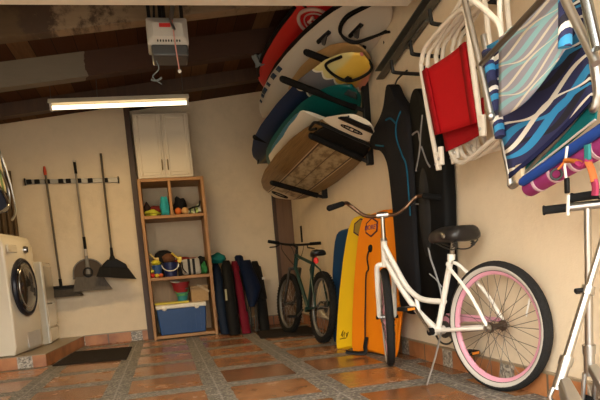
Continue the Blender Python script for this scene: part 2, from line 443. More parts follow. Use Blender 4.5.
# ------------------------------------------------------------------ laundry
t = thing('washing_machine', 'white front loading washing machine with a round dark door', 'washing machine', (-1.6, 6.1, .12))
a0, a1 = V((-1.36, 5.70, 0)), V((-1.262, 6.42, 0)); fd = (a1-a0).normalized(); fnm = V((fd.y, -fd.x, 0))
def wp(s, z, o=0.): return tuple(a0 + fd*s + fnm*o + V((0, 0, z)))
Lw = (a1-a0).length
q = MB()
def wring(z, inset, bul):
    fr = [wp(Lw*k/8, z, bul*math.sin(PI*k/8)-inset) for k in range(9)]
    return fr + [wp(Lw, z, -.58), wp(0, z, -.42)]
q.rings([wring(.125, .02, .0), wring(.2, 0, .012), wring(.45, 0, .03), wring(.85, 0, .035), wring(1.13, .0, .03), wring(1.225, .03, .02), wring(1.255, .09, 0)])
q.build('body', WHITEGL, t, bevel=.012, sharp=50)
dc = V(wp(Lw*.42, .74, .035))
MB().torus(dc, fnm, .255, .024, 36, 8).build('door_ring', M('dark_blue_trim', (.010, .011, .018), .3), t)
d = MB().lathe(dc, fnm, [(.25, -.01), (.23, .02), (.15, .04), (.01, .05)], 30).build('door', GLASSD, t)
MB().torus(dc+fnm*.018, fnm, .20, .013, 36, 6).build('inner_ring', CHROME, d)
k = MB().lathe(wp(Lw*.58, 1.10, .025), fnm, [(.035, 0), (.035, .02), (.028, .035)], 20).build('control_knob', CHROME, t)
MB().box(wp(Lw*.58, 1.10, .062), (.008, .008, .055)).build('knob_grip', BLACKP, k)
MB().box(wp(Lw*.2, 1.1, .02), (.02, .2, .07), MX.Rotation(math.atan2(fd.y, fd.x)-PI/2, 3, 'Z')).build('detergent_drawer', WHITEGL, t, bevel=.006)
MB().box(wp(Lw*.6, .235, .014), (.012, .34, .15), MX.Rotation(math.atan2(fd.y, fd.x)-PI/2, 3, 'Z')).build('kick_panel', LGREYP, t, bevel=.05, segs=4)
t = thing('clothes_dryer', 'lower white glossy dryer standing between the washing machine and the broom wall', 'dryer', (-1.5, 6.8, .12))
MB().bb((-1.86, 6.60, .12), (-1.245, 7.2, 1.0)).build('body', WHITEGL, t, bevel=.012)
MB().bb((-1.245, 6.57, .13), (-1.225, 6.65, .995)).build('front_frame', WHITEP, t, bevel=.006)
MB().bb((-1.245, 6.65, .30), (-1.230, 7.17, .96)).build('door', M('glossy_cream_panel', (.62, .56, .46), .08, 0, .03, 4, coat=1), t, bevel=.01)
MB().bb((-1.245, 6.65, .13), (-1.230, 7.17, .28)).build('lower_panel', WHITEGL, t, bevel=.01)
MB().tube([(-1.230, 6.66, .55), (-1.185, 6.66, .55), (-1.185, 6.76, .55), (-1.230, 6.76, .55)], .009, 6).build('door_handle', CHROME, t)
# curtain behind the machines
q = MB(); q.grid(lambda u, v: (lerp(-1.90, -1.53, u), 7.17 + .022*math.sin(u*38), lerp(1.02, 2.05, v)), 60, 6)
tag(q.build('curtain', M('brown_striped_cloth', (.13, .085, .045), .9, 0, .3, 20), solid=.006, origin=(-1.7, 7.17, 1.02)), 'brown pleated curtain hanging in the corner above the machines', 'curtain')

# ------------------------------------------------------------------ brooms and their rack
t = thing('tool_rack', 'narrow metal wall rail with black grip clips holding the brooms', 'wall rack', (-.9, 7.24, 1.92))
def rz(x): return 1.931 + (x+1.405)*(-.024)
q = MB(); q.rings([[(x, 7.225, rz(x)-.026), (x, 7.249, rz(x)-.026), (x, 7.249, rz(x)+.026), (x, 7.225, rz(x)+.026)] for x in (-1.405, -.385)]); q.build('rail', M('brushed_rail', (.30, .27, .22), .45, .5), t, bevel=.003)
for x in (-1.36, -1.275, -1.165, -1.02, -.94, -.825, -.70, -.53): MB().box((x, 7.218, rz(x)), (.055, .03, .05)).build('grip_clip', BLACKP, t, bevel=.008)
for x in (-1.403, -.387): MB().box((x, 7.22, rz(x)), (.012, .036, .076)).build('end_cap', BLACKP, t)
HANDLE = M('dark_painted_handle', (.085, .07, .05), .45, .3, .2)
def head(b, xc, z0, z1, w0, w1, y0=7.10, y1=7.21, sk=0):
    """flared broom head: top width w0 at z1, bottom width w1 at z0"""
    b.rings([[(xc-w/2+s_, y0+.02*i, z), (xc+w/2+s_, y0+.02*i, z), (xc+w/2+s_, y1-.01*i, z), (xc-w/2+s_, y1-.01*i, z)] for i, (w, z, s_) in enumerate(((w1, z0, sk), (lerp(w0, w1, .5), lerp(z0, z1, .5), sk*.4), (w0, z1, 0)))])
yy = 7.17
t = thing('push_broom', 'push broom with red handle tip and wide grey brush, nearest the dryer', 'broom', (-1.155, yy, .72), 'brooms on the wall rail')
MB().tube([(-1.17, yy+.01, 2.0), (-1.15, yy, .73)], .0125, 8).build('handle', HANDLE, t)
MB().tube([(-1.172, yy+.01, 1.99), (-1.173, yy+.01, 2.03), (-1.173, yy+.01, 2.085)], [.017, .019, .012], 10).build('handle_tip', M('red_grip', (.50, .045, .012), .45), t)
MB().tube([(-1.152, yy, .81), (-1.15, yy, .72)], .018, 10).build('socket', BLACKP, t)
MB().bb((-1.33, yy-.035, .70), (-.99, yy+.035, .73)).build('brush_block', BLACKP, t, bevel=.008)
q = MB(); head(q, -1.155, .60, .702, .34, .43, yy-.05, yy+.05, .02); q.build('bristles', M('grey_bristles', (.05, .042, .033), .95, 0, .4, 60, .5, 120, (1, 1, .1)), t)
t = thing('lobby_broom', 'grey bristled upright broom with white collar, middle of three', 'broom', (-.83, yy, .7), 'brooms on the wall rail')
MB().tube([(-.845, yy+.01, 2.115), (-.838, yy, 1.0)], .012, 8).build('handle', M('grey_handle', (.20, .175, .145), .4, .3), t)
MB().tube([(-.845, yy+.01, 2.12), (-.843, yy+.01, 1.99)], .016, 8).build('handle_grip', BLACKP, t)
MB().torus((-.845, yy+.01, 2.128), (0, 1, 0), .016, .005, 16, 6).build('hang_loop', LGREYP, t)
MB().tube([(-.838, yy, 1.27), (-.837, yy, 1.13)], .017, 8).build('dark_sleeve', BLACKP, t)
MB().tube([(-.838, yy, 1.13), (-.837, yy, 1.05)], .018, 8).build('white_collar', M('pale_collar', (.42, .37, .31), .5), t)
MB().tube([(-.837, yy, 1.05), (-.836, yy, .95), (-.836, yy, .84)], [.018, .022, .03], 8).build('socket', GREYPL, t)
q = MB(); head(q, -.83, .645, .815, .30, .43, yy-.06, yy+.0, .03); q.build('bristles', M('pale_grey_bristles', (.10, .085, .07), .95, 0, .3, 60, .5, 120, (1, 1, .1)), t)
t = thing('dustpan', 'round topped brown grey dustpan clipped behind the middle broom', 'dustpan', (-.83, yy+.03, .78))
arc = [(-.83+.17*math.cos(a), yy+.005, .86+.155*math.sin(a)) for a in [PI*k/14 for k in range(15)]]
MB().prism([(-.655, yy+.005, .79), *arc, (-1.005, yy+.005, .79)], (0, .025, 0)).build('pan', M('smoky_brown_plastic', (.07, .048, .03), .5), t, bevel=.006)
MB().tube([(x, yy-.002, z) for x, _, z in [(-.655, 0, .79), *arc, (-1.005, 0, .79)]], .008, 6).build('rim', GREYPL, t)
MB().torus((-.835, yy-.03, .86), (0, 1, 0), .05, .008, 20, 6).build('clip_ring', BLACKP, t)
t = thing('angle_broom', 'black angle broom with wide slanted bristles, third on the rail', 'broom', (-.54, yy, .83), 'brooms on the wall rail')
MB().tube([(-.548, yy+.01, 2.205), (-.545, yy-.075, 1.1)], .0125, 8).build('handle', HANDLE, t)
MB().tube([(-.545, yy-.078, 1.12), (-.545, yy-.085, 1.03), (-.545, yy-.085, .98)], [.016, .02, .04], 10).build('socket', BLACKP, t)
MB().prism([(-.65, yy-.12, .94), (-.68, yy-.12, .90), (-.38, yy-.12, .86), (-.40, yy-.12, .92), (-.50, yy-.12, .99), (-.60, yy-.12, .985)], (0, .07, 0)).build('broom_cap', BLACKP, t, bevel=.015)
MB().rings([[(-.69, yy-.115, .91), (-.38, yy-.115, .87), (-.38, yy-.06, .87), (-.69, yy-.06, .91)], [(-.74, yy-.13, .80), (-.30, yy-.13, .735), (-.30, yy-.07, .735), (-.74, yy-.07, .80)]]).build('bristles', M('black_bristles', (.016, .014, .012), .9, 0, .4, 60, .5, 120, (1, 1, .1)), t)

# ------------------------------------------------------------------ shelf unit and cabinet
SX0, SX1, SY0, SY1 = -.172, .578, 6.95, 7.45
t = thing('shelf_unit', 'tall open wooden shelf unit of stained boards against the back wall', 'shelf', (.2, 7.2, 0))
for x in (SX0, SX1-.036): MB().bb((x, SY0, 0), (x+.036, SY1, 1.862)).build('side_panel', WOODS, t, bevel=.003)
for z, n in ((1.825, 'top_panel'), (1.405, 'shelf_board'), (.695, 'shelf_board'), (.012, 'bottom_board')):
    MB().bb((SX0+.036, SY0+.004, z), (SX1-.036, SY1, z+.036)).build(n, wood('shelf_wood_x', (.21, .092, .024), (.38, .185, .055), 'X', 7) if z == 1.825 else bpy.data.materials['shelf_wood_x'], t, bevel=.003)
MB().bb((.165, SY0+.01, 1.441), (.197, SY1, 1.825)).build('divider', WOODS, t, bevel=.003)
MB().bb((SX0+.036, SY1-.012, .048), (SX1-.036, SY1, .695)).build('back_panel', PLY, t)
t = thing('wall_cabinet', 'cream two door cupboard standing on top of the shelf unit', 'cabinet', (.16, 7.2, 1.864))
MB().bb((-.155, 7.02, 1.864), (.475, 7.45, 2.60)).build('body', CABW, t, bevel=.003)
for i, (x0, x1) in enumerate(((-.15, .155), (.163, .47))):
    d = MB().bb((x0, 6.995, 1.872), (x1, 7.018, 2.592)).build('door', CABW, t, bevel=.003)
    q = MB()
    for a, b in (((x0+.02, 6.985, 1.895), (x0+.055, 6.997, 2.57)), ((x1-.055, 6.985, 1.895), (x1-.02, 6.997, 2.57)), ((x0+.055, 6.985, 1.895), (x1-.055, 6.997, 1.935)), ((x0+.055, 6.985, 2.53), (x1-.055, 6.997, 2.57))): q.bb(a, b)
    q.build('panel_moulding', CABW, d, bevel=.006)
    xh = x1-.028 if i == 0 else x0+.028
    MB().tube([(xh, 6.985, 1.96), (xh, 6.955, 1.97), (xh, 6.955, 2.06), (xh, 6.985, 2.07)], .007, 6).build('door_handle', M('antique_brass', (.10, .07, .035), .4, .8), d)

# --- top shelf contents
def blob(name, c, r, mat, label, cat, group=None, seed=0, amp=.18, flatb=True):
    """soft crumpled item: a deformed ball, flat where it rests"""
    rnd = random.Random(seed); ph = [rnd.uniform(0, 6.28) for _ in range(6)]
    b = MB(); b.ball((0, 0, 0), (1, 1, 1), n=22, m=14); vs = []
    for x, y, z in b.v:
        k = 1 + amp*(math.sin(5*x+ph[0])*math.sin(4*z+ph[1]) + .6*math.sin(7*y+ph[2]+3*x) + .4*math.sin(9*z+ph[3]))
        p = [x*k*r[0], y*k*r[1], z*k*r[2]]
        if flatb: p[2] = max(p[2], -r[2]*.8)
        vs.append((c[0]+p[0], c[1]+p[1], c[2]+p[2]+r[2]*.8))
    b.v = vs
    return tag(b.build(name, mat, origin=c, sharp=60), label, cat, group)
Z1, Z2, Z3 = 1.4415, .7315, .0485
def cloth(n, c, **k): return M(n, c, .85, 0, .25, 10, .3, 40, **k)
blob('towel', (-.045, 7.05, Z1), (.085, .09, .042), cloth('lime_cloth', (.36, .36, .035)), 'lime yellow bundle at the front left of the top shelf', 'towel', seed=1)
blob('cloth_bundle', (.0, 7.2, Z1), (.11, .09, .075), cloth('maroon_cloth', (.13, .018, .014)), 'dark red crumpled bundle behind the lime one on the top shelf', 'cloth', seed=2)
blob('cap', (-.095, 7.13, Z1), (.04, .05, .095), cloth('dark_cap', (.03, .017, .014)), 'small dark cap standing at the left end of the top shelf', 'cap', seed=3, amp=.1)
blob('mesh_bag', (.108, 7.05, Z1), (.055, .07, .125), cloth('turquoise_nylon', (.03, .30, .33)), 'turquoise drawstring bag beside the shelf divider', 'bag', seed=4, amp=.1)
blob('beanie', (.29, 7.18, Z1), (.075, .08, .12), cloth('black_cloth', (.010, .010, .011)), 'black soft bag slumped right of the divider', 'bag', seed=5, amp=.16)
tag(MB().ball((.255, 7.02, Z1+.041), .041).build('ball', M('orange_ball', (.50, .12, .025), .6), origin=(.255, 7.02, Z1)), 'orange ball at the front of the right top compartment', 'ball')
tag(MB().ball((.335, 7.02, Z1+.042), .042).build('ball', M('tan_ball', (.50, .30, .12), .6), origin=(.335, 7.02, Z1)), 'tan ball next to the orange ball on the top shelf', 'ball')
t = thing('beach_bag', 'green and white striped beach bag lying at the right end of the top shelf', 'bag', (.45, 7.12, Z1))
q = MB(); q.grid(lambda u, v: (lerp(.37, .52, u), 7.02+.2*v, Z1+.012 + (.035+.07*u)*math.sin(PI*v)+.014*math.sin(9*u)), 18, 8)
q.build('panel', stripes_uv('green_white_stripes', [(0, (.45, .50, .34)), (.12, (.02, .02, .02)), (.22, (.40, .46, .22)), (.4, (.5, .52, .42)), (.5, (.02, .03, .02)), (.62, (.30, .40, .12)), (.8, (.45, .47, .40))], 0, .8, 0), t, solid=.012)
MB().tube(cr([(.36, 7.03, Z1+.05), (.43, 7.02, Z1+.075), (.50, 7.02, Z1+.09), (.518, 7.03, Z1+.15)]), .011, 6).build('strap', cloth('black_strap', (.015, .016, .014)), t)
# --- middle shelf contents
t = thing('sun_hat', 'black domed hat at the back of the middle shelf', 'hat', (.04, 7.27, Z2))
MB().lathe((.04, 7.27, Z2), (0, 0, 1), [(.135, .0), (.135, .10), (.13, .22), (.10, .29), (.05, .32), (.003, .325)], 24).build('crown', cloth('black_felt', (.012, .011, .011)), t)
MB().lathe((.04, 7.27, Z2), (0, 0, 1), [(.13, .13), (.155, .12), (.155, .128), (.13, .145)], 24).build('brim', bpy.data.materials['black_felt'], t)
def bucket(name, c, r0, r1, h, mat, label, hm=None, lid=None, group=None, hz=None):
    t = thing(name, label, 'bucket', c, group); x, y, z = c
    MB().lathe(c, (0, 0, 1), [(r0, 0), (r1, h), (r1+.006, h), (r1+.006, h-.012), (r1-.004, h-.006), (r0-.004, .006)], 22).build('pail', mat, t)
    if hm: MB().tube([(x+math.cos(a)*(r1+.008), y-.02-math.sin(a)*(r1)*.75, z+h-.02-math.sin(a)*(hz or r1*.95)) for a in [PI*k/12 for k in range(13)]], .006, 6).build('handle', hm, t)
    return t
bucket('sand_bucket', (-.055, 7.06, Z2+.045), .045, .06, .10, M('blue_toy_plastic', (.03, .08, .20), .4), 'small blue toy bucket standing left on the middle shelf')
bucket('sand_bucket', (.10, 7.06, Z2), .07, .09, .165, M('navy_toy_plastic', (.014, .02, .075), .35), 'navy toy bucket with its white handle hanging in front', WHITEP, hz=.08)
blob('baseball_cap', (.088, 7.09, Z2+.165), (.075, .07, .06), cloth('brown_cap', (.12, .05, .022)), 'brown cap lying in the navy bucket', 'cap', seed=9, amp=.08)
blob('toy_cup', (-.06, 7.06, Z2+.145), (.055, .05, .035), cloth('yellow_cloth', (.50, .42, .03)), 'yellow cup shape on top of the small blue toy bucket', 'toy', seed=10, amp=.06)
rnd = random.Random(5)
for i, (x, y, z, r, c, lb) in enumerate(((-.115, 7.02, 0, .034, (.45, .03, .02), 'red toy ball at the left front of the middle shelf'),
        (-.062, 6.99, 0, .027, (.55, .36, .04), 'yellow toy ball in front of the small blue bucket'),
        (-.015, 6.99, 0, .026, (.50, .10, .03), 'orange red toy ball near the navy bucket'),
        (-.11, 7.0, .055, .024, (.46, .42, .06), 'yellow green toy ball on top of the red one'))):
    tag(MB().ball((x, y, Z2+z+r*.9), (r, r, r*.9)).build('toy_ball', M(f'toy_ball_{i}', c, .5), origin=(x, y, Z2+z)), lb, 'toy ball', 'toy balls on the middle shelf')
def shovel(p0, p1, mat, label):
    t = thing('toy_shovel', label, 'toy shovel', p0); p0, p1 = V(p0), V(p1); d = (p1-p0).normalized()
    MB().tube([p0, p1], .012, 8).build('handle', mat, t)
    MB().box(p0+d*.0, (.055, .018, .07)).build('blade', mat, t, bevel=.008)
    return t
shovel((.215, 7.05, Z2+.19), (.13, 7.03, Z2+.275), M('yellow_plastic', (.62, .44, .05), .4), 'yellow toy shovel leaning over the navy bucket')
shovel((-.05, 7.08, Z2+.20), (-.12, 7.06, Z2+.285), M('pale_yellow_plastic', (.58, .42, .14), .4), 'pale yellow toy shovel standing at the left end of the middle shelf')
blob('towel', (.31, 7.25, Z2+.13), (.15, .08, .05), cloth('red_cloth', (.16, .022, .015)), 'dark red towel lying behind the grey bag on the middle shelf', 'towel', seed=12)
tag(MB().bb((.19, 7.18, Z2), (.44, 7.34, Z2+.135)).build('storage_box', M('dark_box', (.03, .024, .02), .6), origin=(.3, 7.25, Z2), bevel=.006), 'dark box under the red towel at the back of the middle shelf', 'box')
t = thing('cooler_bag', 'grey soft bag with two black straps on the middle shelf', 'bag', (.34, 7.06, Z2))
MB().rings([[(.235, y0, Z2+.005), (.455, y0, Z2+.005), (.445-.02*k, y0, Z2+.2), (.225-.0*k, y0, Z2+.185)] for k, y0 in ((0, 6.99), (1, 7.13))]).build('bag', cloth('grey_canvas', (.34, .31, .26)), t, bevel=.03, segs=3)
for x0 in (.30, .355): MB().bb((x0, 6.984, Z2+.005), (x0+.03, 6.992, Z2+.19)).build('strap', BLACKP, t)
MB().tube(cr([(.235, 6.985, Z2+.16), (.24, 6.97, Z2+.08), (.275, 6.975, Z2+.03)]), .008, 6).build('shoulder_strap', BLACKP, t)
blob('cloth_bundle', (.49, 7.05, Z2), (.038, .06, .075), cloth('green_cloth', (.03, .17, .05)), 'green bundle beside the grey bag on the middle shelf', 'cloth', seed=14)
blob('cloth_bundle', (.482, 7.22, Z2+.09), (.055, .08, .07), cloth('black_bundle', (.012, .012, .011)), 'black bundle at the back right of the middle shelf', 'cloth', seed=15)
tag(MB().bb((.43, 7.15, Z2), (.535, 7.3, Z2+.09)).build('storage_box', M('green_box', (.04, .08, .04), .6), origin=(.48, 7.2, Z2), bevel=.006), 'small dark green box under the black bundle', 'box')
# --- bottom compartment
t = thing('cooler', 'blue picnic cooler with white lid in the bottom of the shelf unit', 'cooler', (.17, 7.15, Z3))
MB().rings([[(-.088, 6.985, Z3), (.44, 6.985, Z3), (.44, 7.3, Z3), (-.088, 7.3, Z3)], [(-.112, 6.972, .36), (.462, 6.972, .36), (.462, 7.32, .36), (-.112, 7.32, .36)]]).build('body', M('cooler_blue', (.007, .043, .14), .4), t, bevel=.012)
for x in [-.03+.06*i for i in range(8)]: MB().bb((x, 6.968, .09), (x+.006, 6.98, .33)).build('rib', bpy.data.materials['cooler_blue'], t)
MB().bb((-.12, 6.963, .355), (.47, 7.33, .405)).build('lid', M('cooler_white', (.66, .60, .48), .45), t, bevel=.012)
for x in (-.02, .355): MB().lathe((x, 6.965, .368), (0, -1, 0), [(.032, 0), (.032, .012), (.02, .02)], 18).build('latch', bpy.data.materials['cooler_white'], t)
tag(MB().bb((-.13, 7.03, .407), (.275, 7.3, .432)).build('tray', M('yellow_tray', (.52, .42, .045), .4), origin=(.07, 7.16, .407), bevel=.01), 'yellow flat tray lying on the cooler lid', 'tray')
bucket('sand_bucket', (.205, 7.12, .434), .055, .075, .15, M('teal_toy_plastic', (.03, .22, .23), .4), 'teal toy bucket with green bands on the cooler', M('green_plastic', (.10, .36, .08), .4), hz=.05)
MB().torus((.205, 7.12, .50), (0, 0, 1), .066, .007, 24, 6).build('green_band', bpy.data.materials['green_plastic'], bpy.data.objects['sand_bucket.002'])
bucket('sand_bucket', (.195, 7.12, .535), .078, .105, .12, M('red_toy_plastic', (.30, .02, .02), .4), 'red toy bucket stacked inside the teal one')
tag(MB().lathe((.13, 7.02, .66), (.15, -.2, 1), [(.002, 0), (.05, .002), (.058, .012), (.05, .008), (.002, .006)], 20).build('flying_disc', WHITEP, origin=(.13, 7.02, .66)), 'white plastic dish tipped on the edge of the red bucket', 'dish')
t = thing('picnic_basket', 'tan woven box with a pale handle at the right of the cooler lid', 'basket', (.405, 7.16, .405))
MB().bb((.305, 7.06, .407), (.515, 7.28, .575)).build('box', M('tan_wicker', (.36, .23, .11), .8, 0, .2, 40, .5, 90), t, bevel=.008)
MB().bb((.30, 7.055, .575), (.52, 7.285, .60)).build('lid', bpy.data.materials['tan_wicker'], t, bevel=.006)
MB().box((.455, 7.045, .565), (.16, .014, .022), MX.Rotation(.62, 3, 'Y')).build('handle', M('pale_wood', (.46, .34, .20), .6), t)

# ------------------------------------------------------------------ folded camp chairs beside the shelf
def bagged(name, label, cat, x, w, z1, mat, y0=6.72, y1=7.28, lean=.0, straps=True, r0=None, group='bagged camp chairs beside the shelf unit'):
    t = thing(name, label, cat, (x, y0, 0), group); n = 12; rings = []
    rnd = random.Random(hash(name+label) % 99 if False else int(x*1000))
    for i in range(n+1):
        f = i/n; r = w/2*(.86+.14*math.sin(PI*min(1, f*1.1))) * (1 if f < .92 else 1-(f-.92)*5)
        c = V((x+lean*f, lerp(y0, y1, f), .01+(z1-.01)*f)); ph = rnd.uniform(0, 6)
        rings.append([c + V((math.cos(a)*r*(1+.08*math.sin(3*a+ph)), math.sin(a)*r*.8, 0)) for a in [2*PI*k/14 for k in range(14)]])
    MB().rings(rings).build('bag', mat, t, sharp=70)
    if straps:
        MB().tube(cr([(x+w*.3, y0+.0+(y1-y0)*.85-w*.46, z1*.85), (x+w*.42, y0+(y1-y0)*.6-w*.5, z1*.6), (x+w*.32, y0+(y1-y0)*.3-w*.5, z1*.3)]), .009, 6).build('carry_strap', BLACKP, t)
    return t
def nylon(n, c): return M(n, c, .6, 0, .3, 12, .35, 25)
bagged('camp_chair_bag', 'dark navy chair bag standing against the shelf side under the teal sack', 'chair bag', .645, .125, .845, nylon('navy_nylon', (.007, .013, .026)), 6.80, 7.2, straps=False)
t = bagged('camp_chair_bag', 'black chair bag with a small pale tag, second from the shelf', 'chair bag', .735, .15, .87, nylon('black_nylon', (.006, .006, .006)), 6.62, 7.1, .03)
MB().box((.69, 6.74, .47), (.022, .012, .13)).build('pale_tag', M('pale_print', (.28, .26, .16), .7), t)
bagged('camp_chair_bag', 'dark red chair bag standing between the black and blue ones', 'chair bag', .875, .115, .86, nylon('red_nylon', (.12, .005, .014)), 6.63, 7.2)
t = thing('camp_chair', 'blue folded camp chair with its thin black legs showing', 'camp chair', (1.0, 6.75, 0), 'bagged camp chairs beside the shelf unit')
MB().rings([[(.98+.05*math.cos(a)*k+dx, lerp(6.75, 7.25, f)+.05*math.sin(a)*k, .30+.56*f) for a in [2*PI*j/12 for j in range(12)]] for f, k, dx in ((0, .6, .0), (.12, 1.2, .02), (.4, 2.1, .06), (.6, 1.9, .05), (.8, 1.6, .04), (1, 1.5, .03))]).build('seat_cloth', nylon('blue_nylon', (.003, .008, .026)), t, sharp=70)
for dx, dy in ((-.03, -.02), (.0, .03), (.045, -.02), (.075, .03)): MB().tube([(.95+dx, 6.72+dy, .0), (.985+dx, 6.85+dy, .42)], .010, 6).build('leg', DSTEEL, t)
MB().rings([[(.955+dx*1.0+.045*math.cos(a)*k, lerp(7.1, 7.28, f)+.04*math.sin(a)*k, .5+.43*f) for a in [2*PI*j/10 for j in range(10)]] for f, k, dx in ((0, .7, 0), (.5, 1.2, .0), (.95, 1.2, -.01), (1, .7, -.01))]).build('chair_back', bpy.data.materials['blue_nylon'], t, sharp=70)
t = bagged('camp_chair_bag', 'black chair bag standing alone at the right end of the row', 'chair bag', 1.105, .135, .84, bpy.data.materials['black_nylon'], 6.72, 7.25, .03, False)
MB().rings([[(1.115+.088*math.cos(a)*k, lerp(6.93, 7.24, f)-.0+.07*math.sin(a)*k, .36+.43*f) for a in [2*PI*j/14 for j in range(14)]] for f, k in ((0, .5), (.03, .98), (.5, 1.05), (.95, 1.02), (1, .6))]).build('bag_flap', nylon('soft_black_nylon', (.008, .0075, .0075)), t, sharp=70)
MB().box((1.19, 7.02, .62), (.03, .02, .03)).build('label_tag', WHITEP, t)
blob('stuff_sack', (.67, 7.14, .845), (.095, .09, .07), nylon('teal_nylon', (.006, .10, .085)), 'teal stuff sack resting on top of the navy chair bag', 'stuff sack', seed=21, amp=.12)

# ------------------------------------------------------------------ mats
def doormat(label, pts, mat):
    q = MB(); q.prism([(x, y, .001) for x, y in pts], (0, 0, .014))
    c = (sum(p[0] for p in pts)/4, sum(p[1] for p in pts)/4, .001)
    return tag(q.build('doormat', mat, origin=c, bevel=.003), label, 'doormat')
MATD = M('dark_coir', (.022, .016, .011), .95, 0, .4, 80, .6, 160)
doormat('dark doormat lying in front of the laundry plinth', [(-1.06, 5.62), (-.40, 5.50), (-.40, 6.48), (-1.0, 6.60)], MATD)
doormat('dark doormat under the green bicycle by the far corner', [(.93, 6.0), (1.56, 5.75), (1.62, 6.75), (1.0, 6.72)], MATD)

# ------------------------------------------------------------------ bicycles
class Frame:
    def __init__(s, r0, d, lean=0.):
        s.o = V((r0[0], r0[1], 0)); d = V((d[0], d[1], 0)).normalized(); s.d = d
        n = V((d.y, -d.x, 0)); u = V((0, 0, 1))
        s.u = u*math.cos(lean) + n*math.sin(lean); s.n = n*math.cos(lean) - u*math.sin(lean)
    def P(s, a, h, w=0): return s.o + s.d*a + s.u*h + s.n*w
def wheel(parent, c, ax, R, tr, tyre, rimm, spokem, hubm, wall=None, nsp=32, hubw=.05, knobs=0):
    c, ax = V(c), V(ax).normalized()
    q = MB(); q.torus(c, ax, R-tr, tr, 56, 10)
    x = ax.cross(V((0, 0, 1))).normalized(); y = ax.cross(x)
    if knobs:
        for k in range(knobs):
            a = 2*PI*k/knobs; dd = x*math.cos(a)+y*math.sin(a); tt = ax.cross(dd)
            for sd in (-1, 0, 1):
                q.box(c+dd*(R-tr+tr*(.93 if sd == 0 else .72))+ax*sd*tr*.72, (.012, .011, .012), MX((dd, tt, ax)).transposed())
    w = q.build('wheel', tyre, parent)
    if wall:
        q = MB()
        for sd in (-1, 1): q.lathe(c, ax*sd, [(R-tr*2+.002, tr*.45), (R-tr*1.45, tr*.92), (R-tr*1.12, tr*1.03), (R-tr*.95, tr*1.0)], 56, False)
        q.build('white_sidewall', wall, w)
    rr_ = R-2*tr
    q = MB(); hw = tr*.62
    q.rings([[c + (x*math.cos(2*PI*k/56)+y*math.sin(2*PI*k/56))*r + ax*o for r, o in ((rr_+.004, -hw*.9), (rr_+.004, hw*.9), (rr_-.006, hw*.8), (rr_-.014, hw*.3), (rr_-.014, -hw*.3), (rr_-.006, -hw*.8))] for k in range(56)], closed=True)
    q.build('rim', rimm, w)
    MB().lathe(c-ax*hubw, ax, [(.010, -.02), (.010, 0), (.028, .002), (.028, .010), (.016, .014), (.016, hubw*2-.014), (.028, hubw*2-.010), (.028, hubw*2-.002), (.010, hubw*2), (.010, hubw*2+.02)], 16).build('hub', hubm, w)
    for k in range(nsp):
        a = 2*PI*k/nsp; sd = 1 if k % 2 else -1; b = a + (.55 if (k//2) % 2 else -.55)
        p = c + (x*math.cos(b)+y*math.sin(b))*.026 + ax*sd*hubw*.9
        e = c + (x*math.cos(a)+y*math.sin(a))*(rr_-.012)
        MB().tube([p, e], .0016, 4).build('spoke', spokem, w)
    return w

# white beach cruiser
PINK = M('pink_paint', (.55, .25, .31), .4, 0, .06)
FRW = M('cruiser_white', (.70, .66, .58), .28, 0, .04, 6, coat=.4)
SPK = M('spoke_steel', (.10, .085, .07), .4, .6, .1)
f = Frame((1.60, 2.60), (-.248, .969)); P = f.P
bike = thing('cruiser_bicycle', 'white beach cruiser with pink rims leaning near the tiled right wall', 'bicycle', (1.5, 3.05, 0))
rax, R_ = P(0, .33), .33
rw = wheel(bike, rax, f.n, R_, .027, M('cruiser_tyre', (.017, .016, .015), .8, 0, .4, 90, .6, 140), PINK, SPK, M('rusty_hub', (.07, .045, .03), .5, .6, .4), M('cream_sidewall', (.40, .365, .315), .6), 36, .05)
wd = V((math.sin(math.radians(18.5)), math.cos(math.radians(18.5)), 0)); wn_ = V((wd.y, -wd.x, 0))
H = P(.906, 0); H.z = 0
fax = H + wd*.175 + V((0, 0, .33))
wheel(bike, fax, wn_, R_, .026, bpy.data.materials['cruiser_tyre'], PINK, SPK, STEEL, bpy.data.materials['cream_sidewall'], 36, .045)
def steer(b, k, z): return H + wn_*b - wd*k + V((0, 0, z))
BB = P(.44, .285)
q = MB()
ht0, ht1 = steer(0, 0, .68), steer(0, .055, .83)
q.tube([ht0, ht1], .021, 12)
q.tube(cr([ht1+V((0, 0, -.03)), P(.80, .665), P(.70, .54), P(.60, .475), P(.50, .455), P(.37, .452)]), .017, 10)
q.tube(cr([ht0+V((0, 0, .045)), P(.78, .56), P(.62, .40), BB]), .0185, 10)
q.tube([BB, P(.295, .705)], .0165, 10)
q.tube([P(.615, .475), P(.60, .38)], .013, 8)
q.tube([BB-f.n*.04, BB+f.n*.04], .026, 14)
for sd in (-1, 1):
    q.tube([P(.44, .285, sd*.03), P(.22, .31, sd*.055), P(.0, .33, sd*.062)], .0105, 8)
    q.tube(cr([P(.31, .665, sd*.012), P(.275, .64, sd*.04), P(.12, .50, sd*.055), P(.0, .335, sd*.062)]), .0095, 8)
q.build('frame', FRW, bike)
q = MB()
q.tube([steer(0, -.005, .672), steer(0, 0, .69)], .024, 12)
for sd in (-1, 1):
    q.tube(cr([steer(0, -.005, .68), steer(sd*.045, -.015, .675), steer(sd*.052, -.06, .60), steer(sd*.052, -.12, .46), fax+wn_*sd*.052]), [.017]*18+[.016]*6+[.012], 9)
q.build('fork', FRW, bike)
q = MB(); q.tube([steer(0, .055, .83), steer(0, .075, .985)], .0125, 10); q.tube([steer(-.035, .07, .985), steer(.035, .07, .985)], .02, 10); q.tube([steer(0, .05, .82), steer(0, .056, .845)], .02, 12)
q.build('stem', CHROME, bike)
BARM = M('tarnished_bar', (.17, .10, .06), .3, .9, .3)
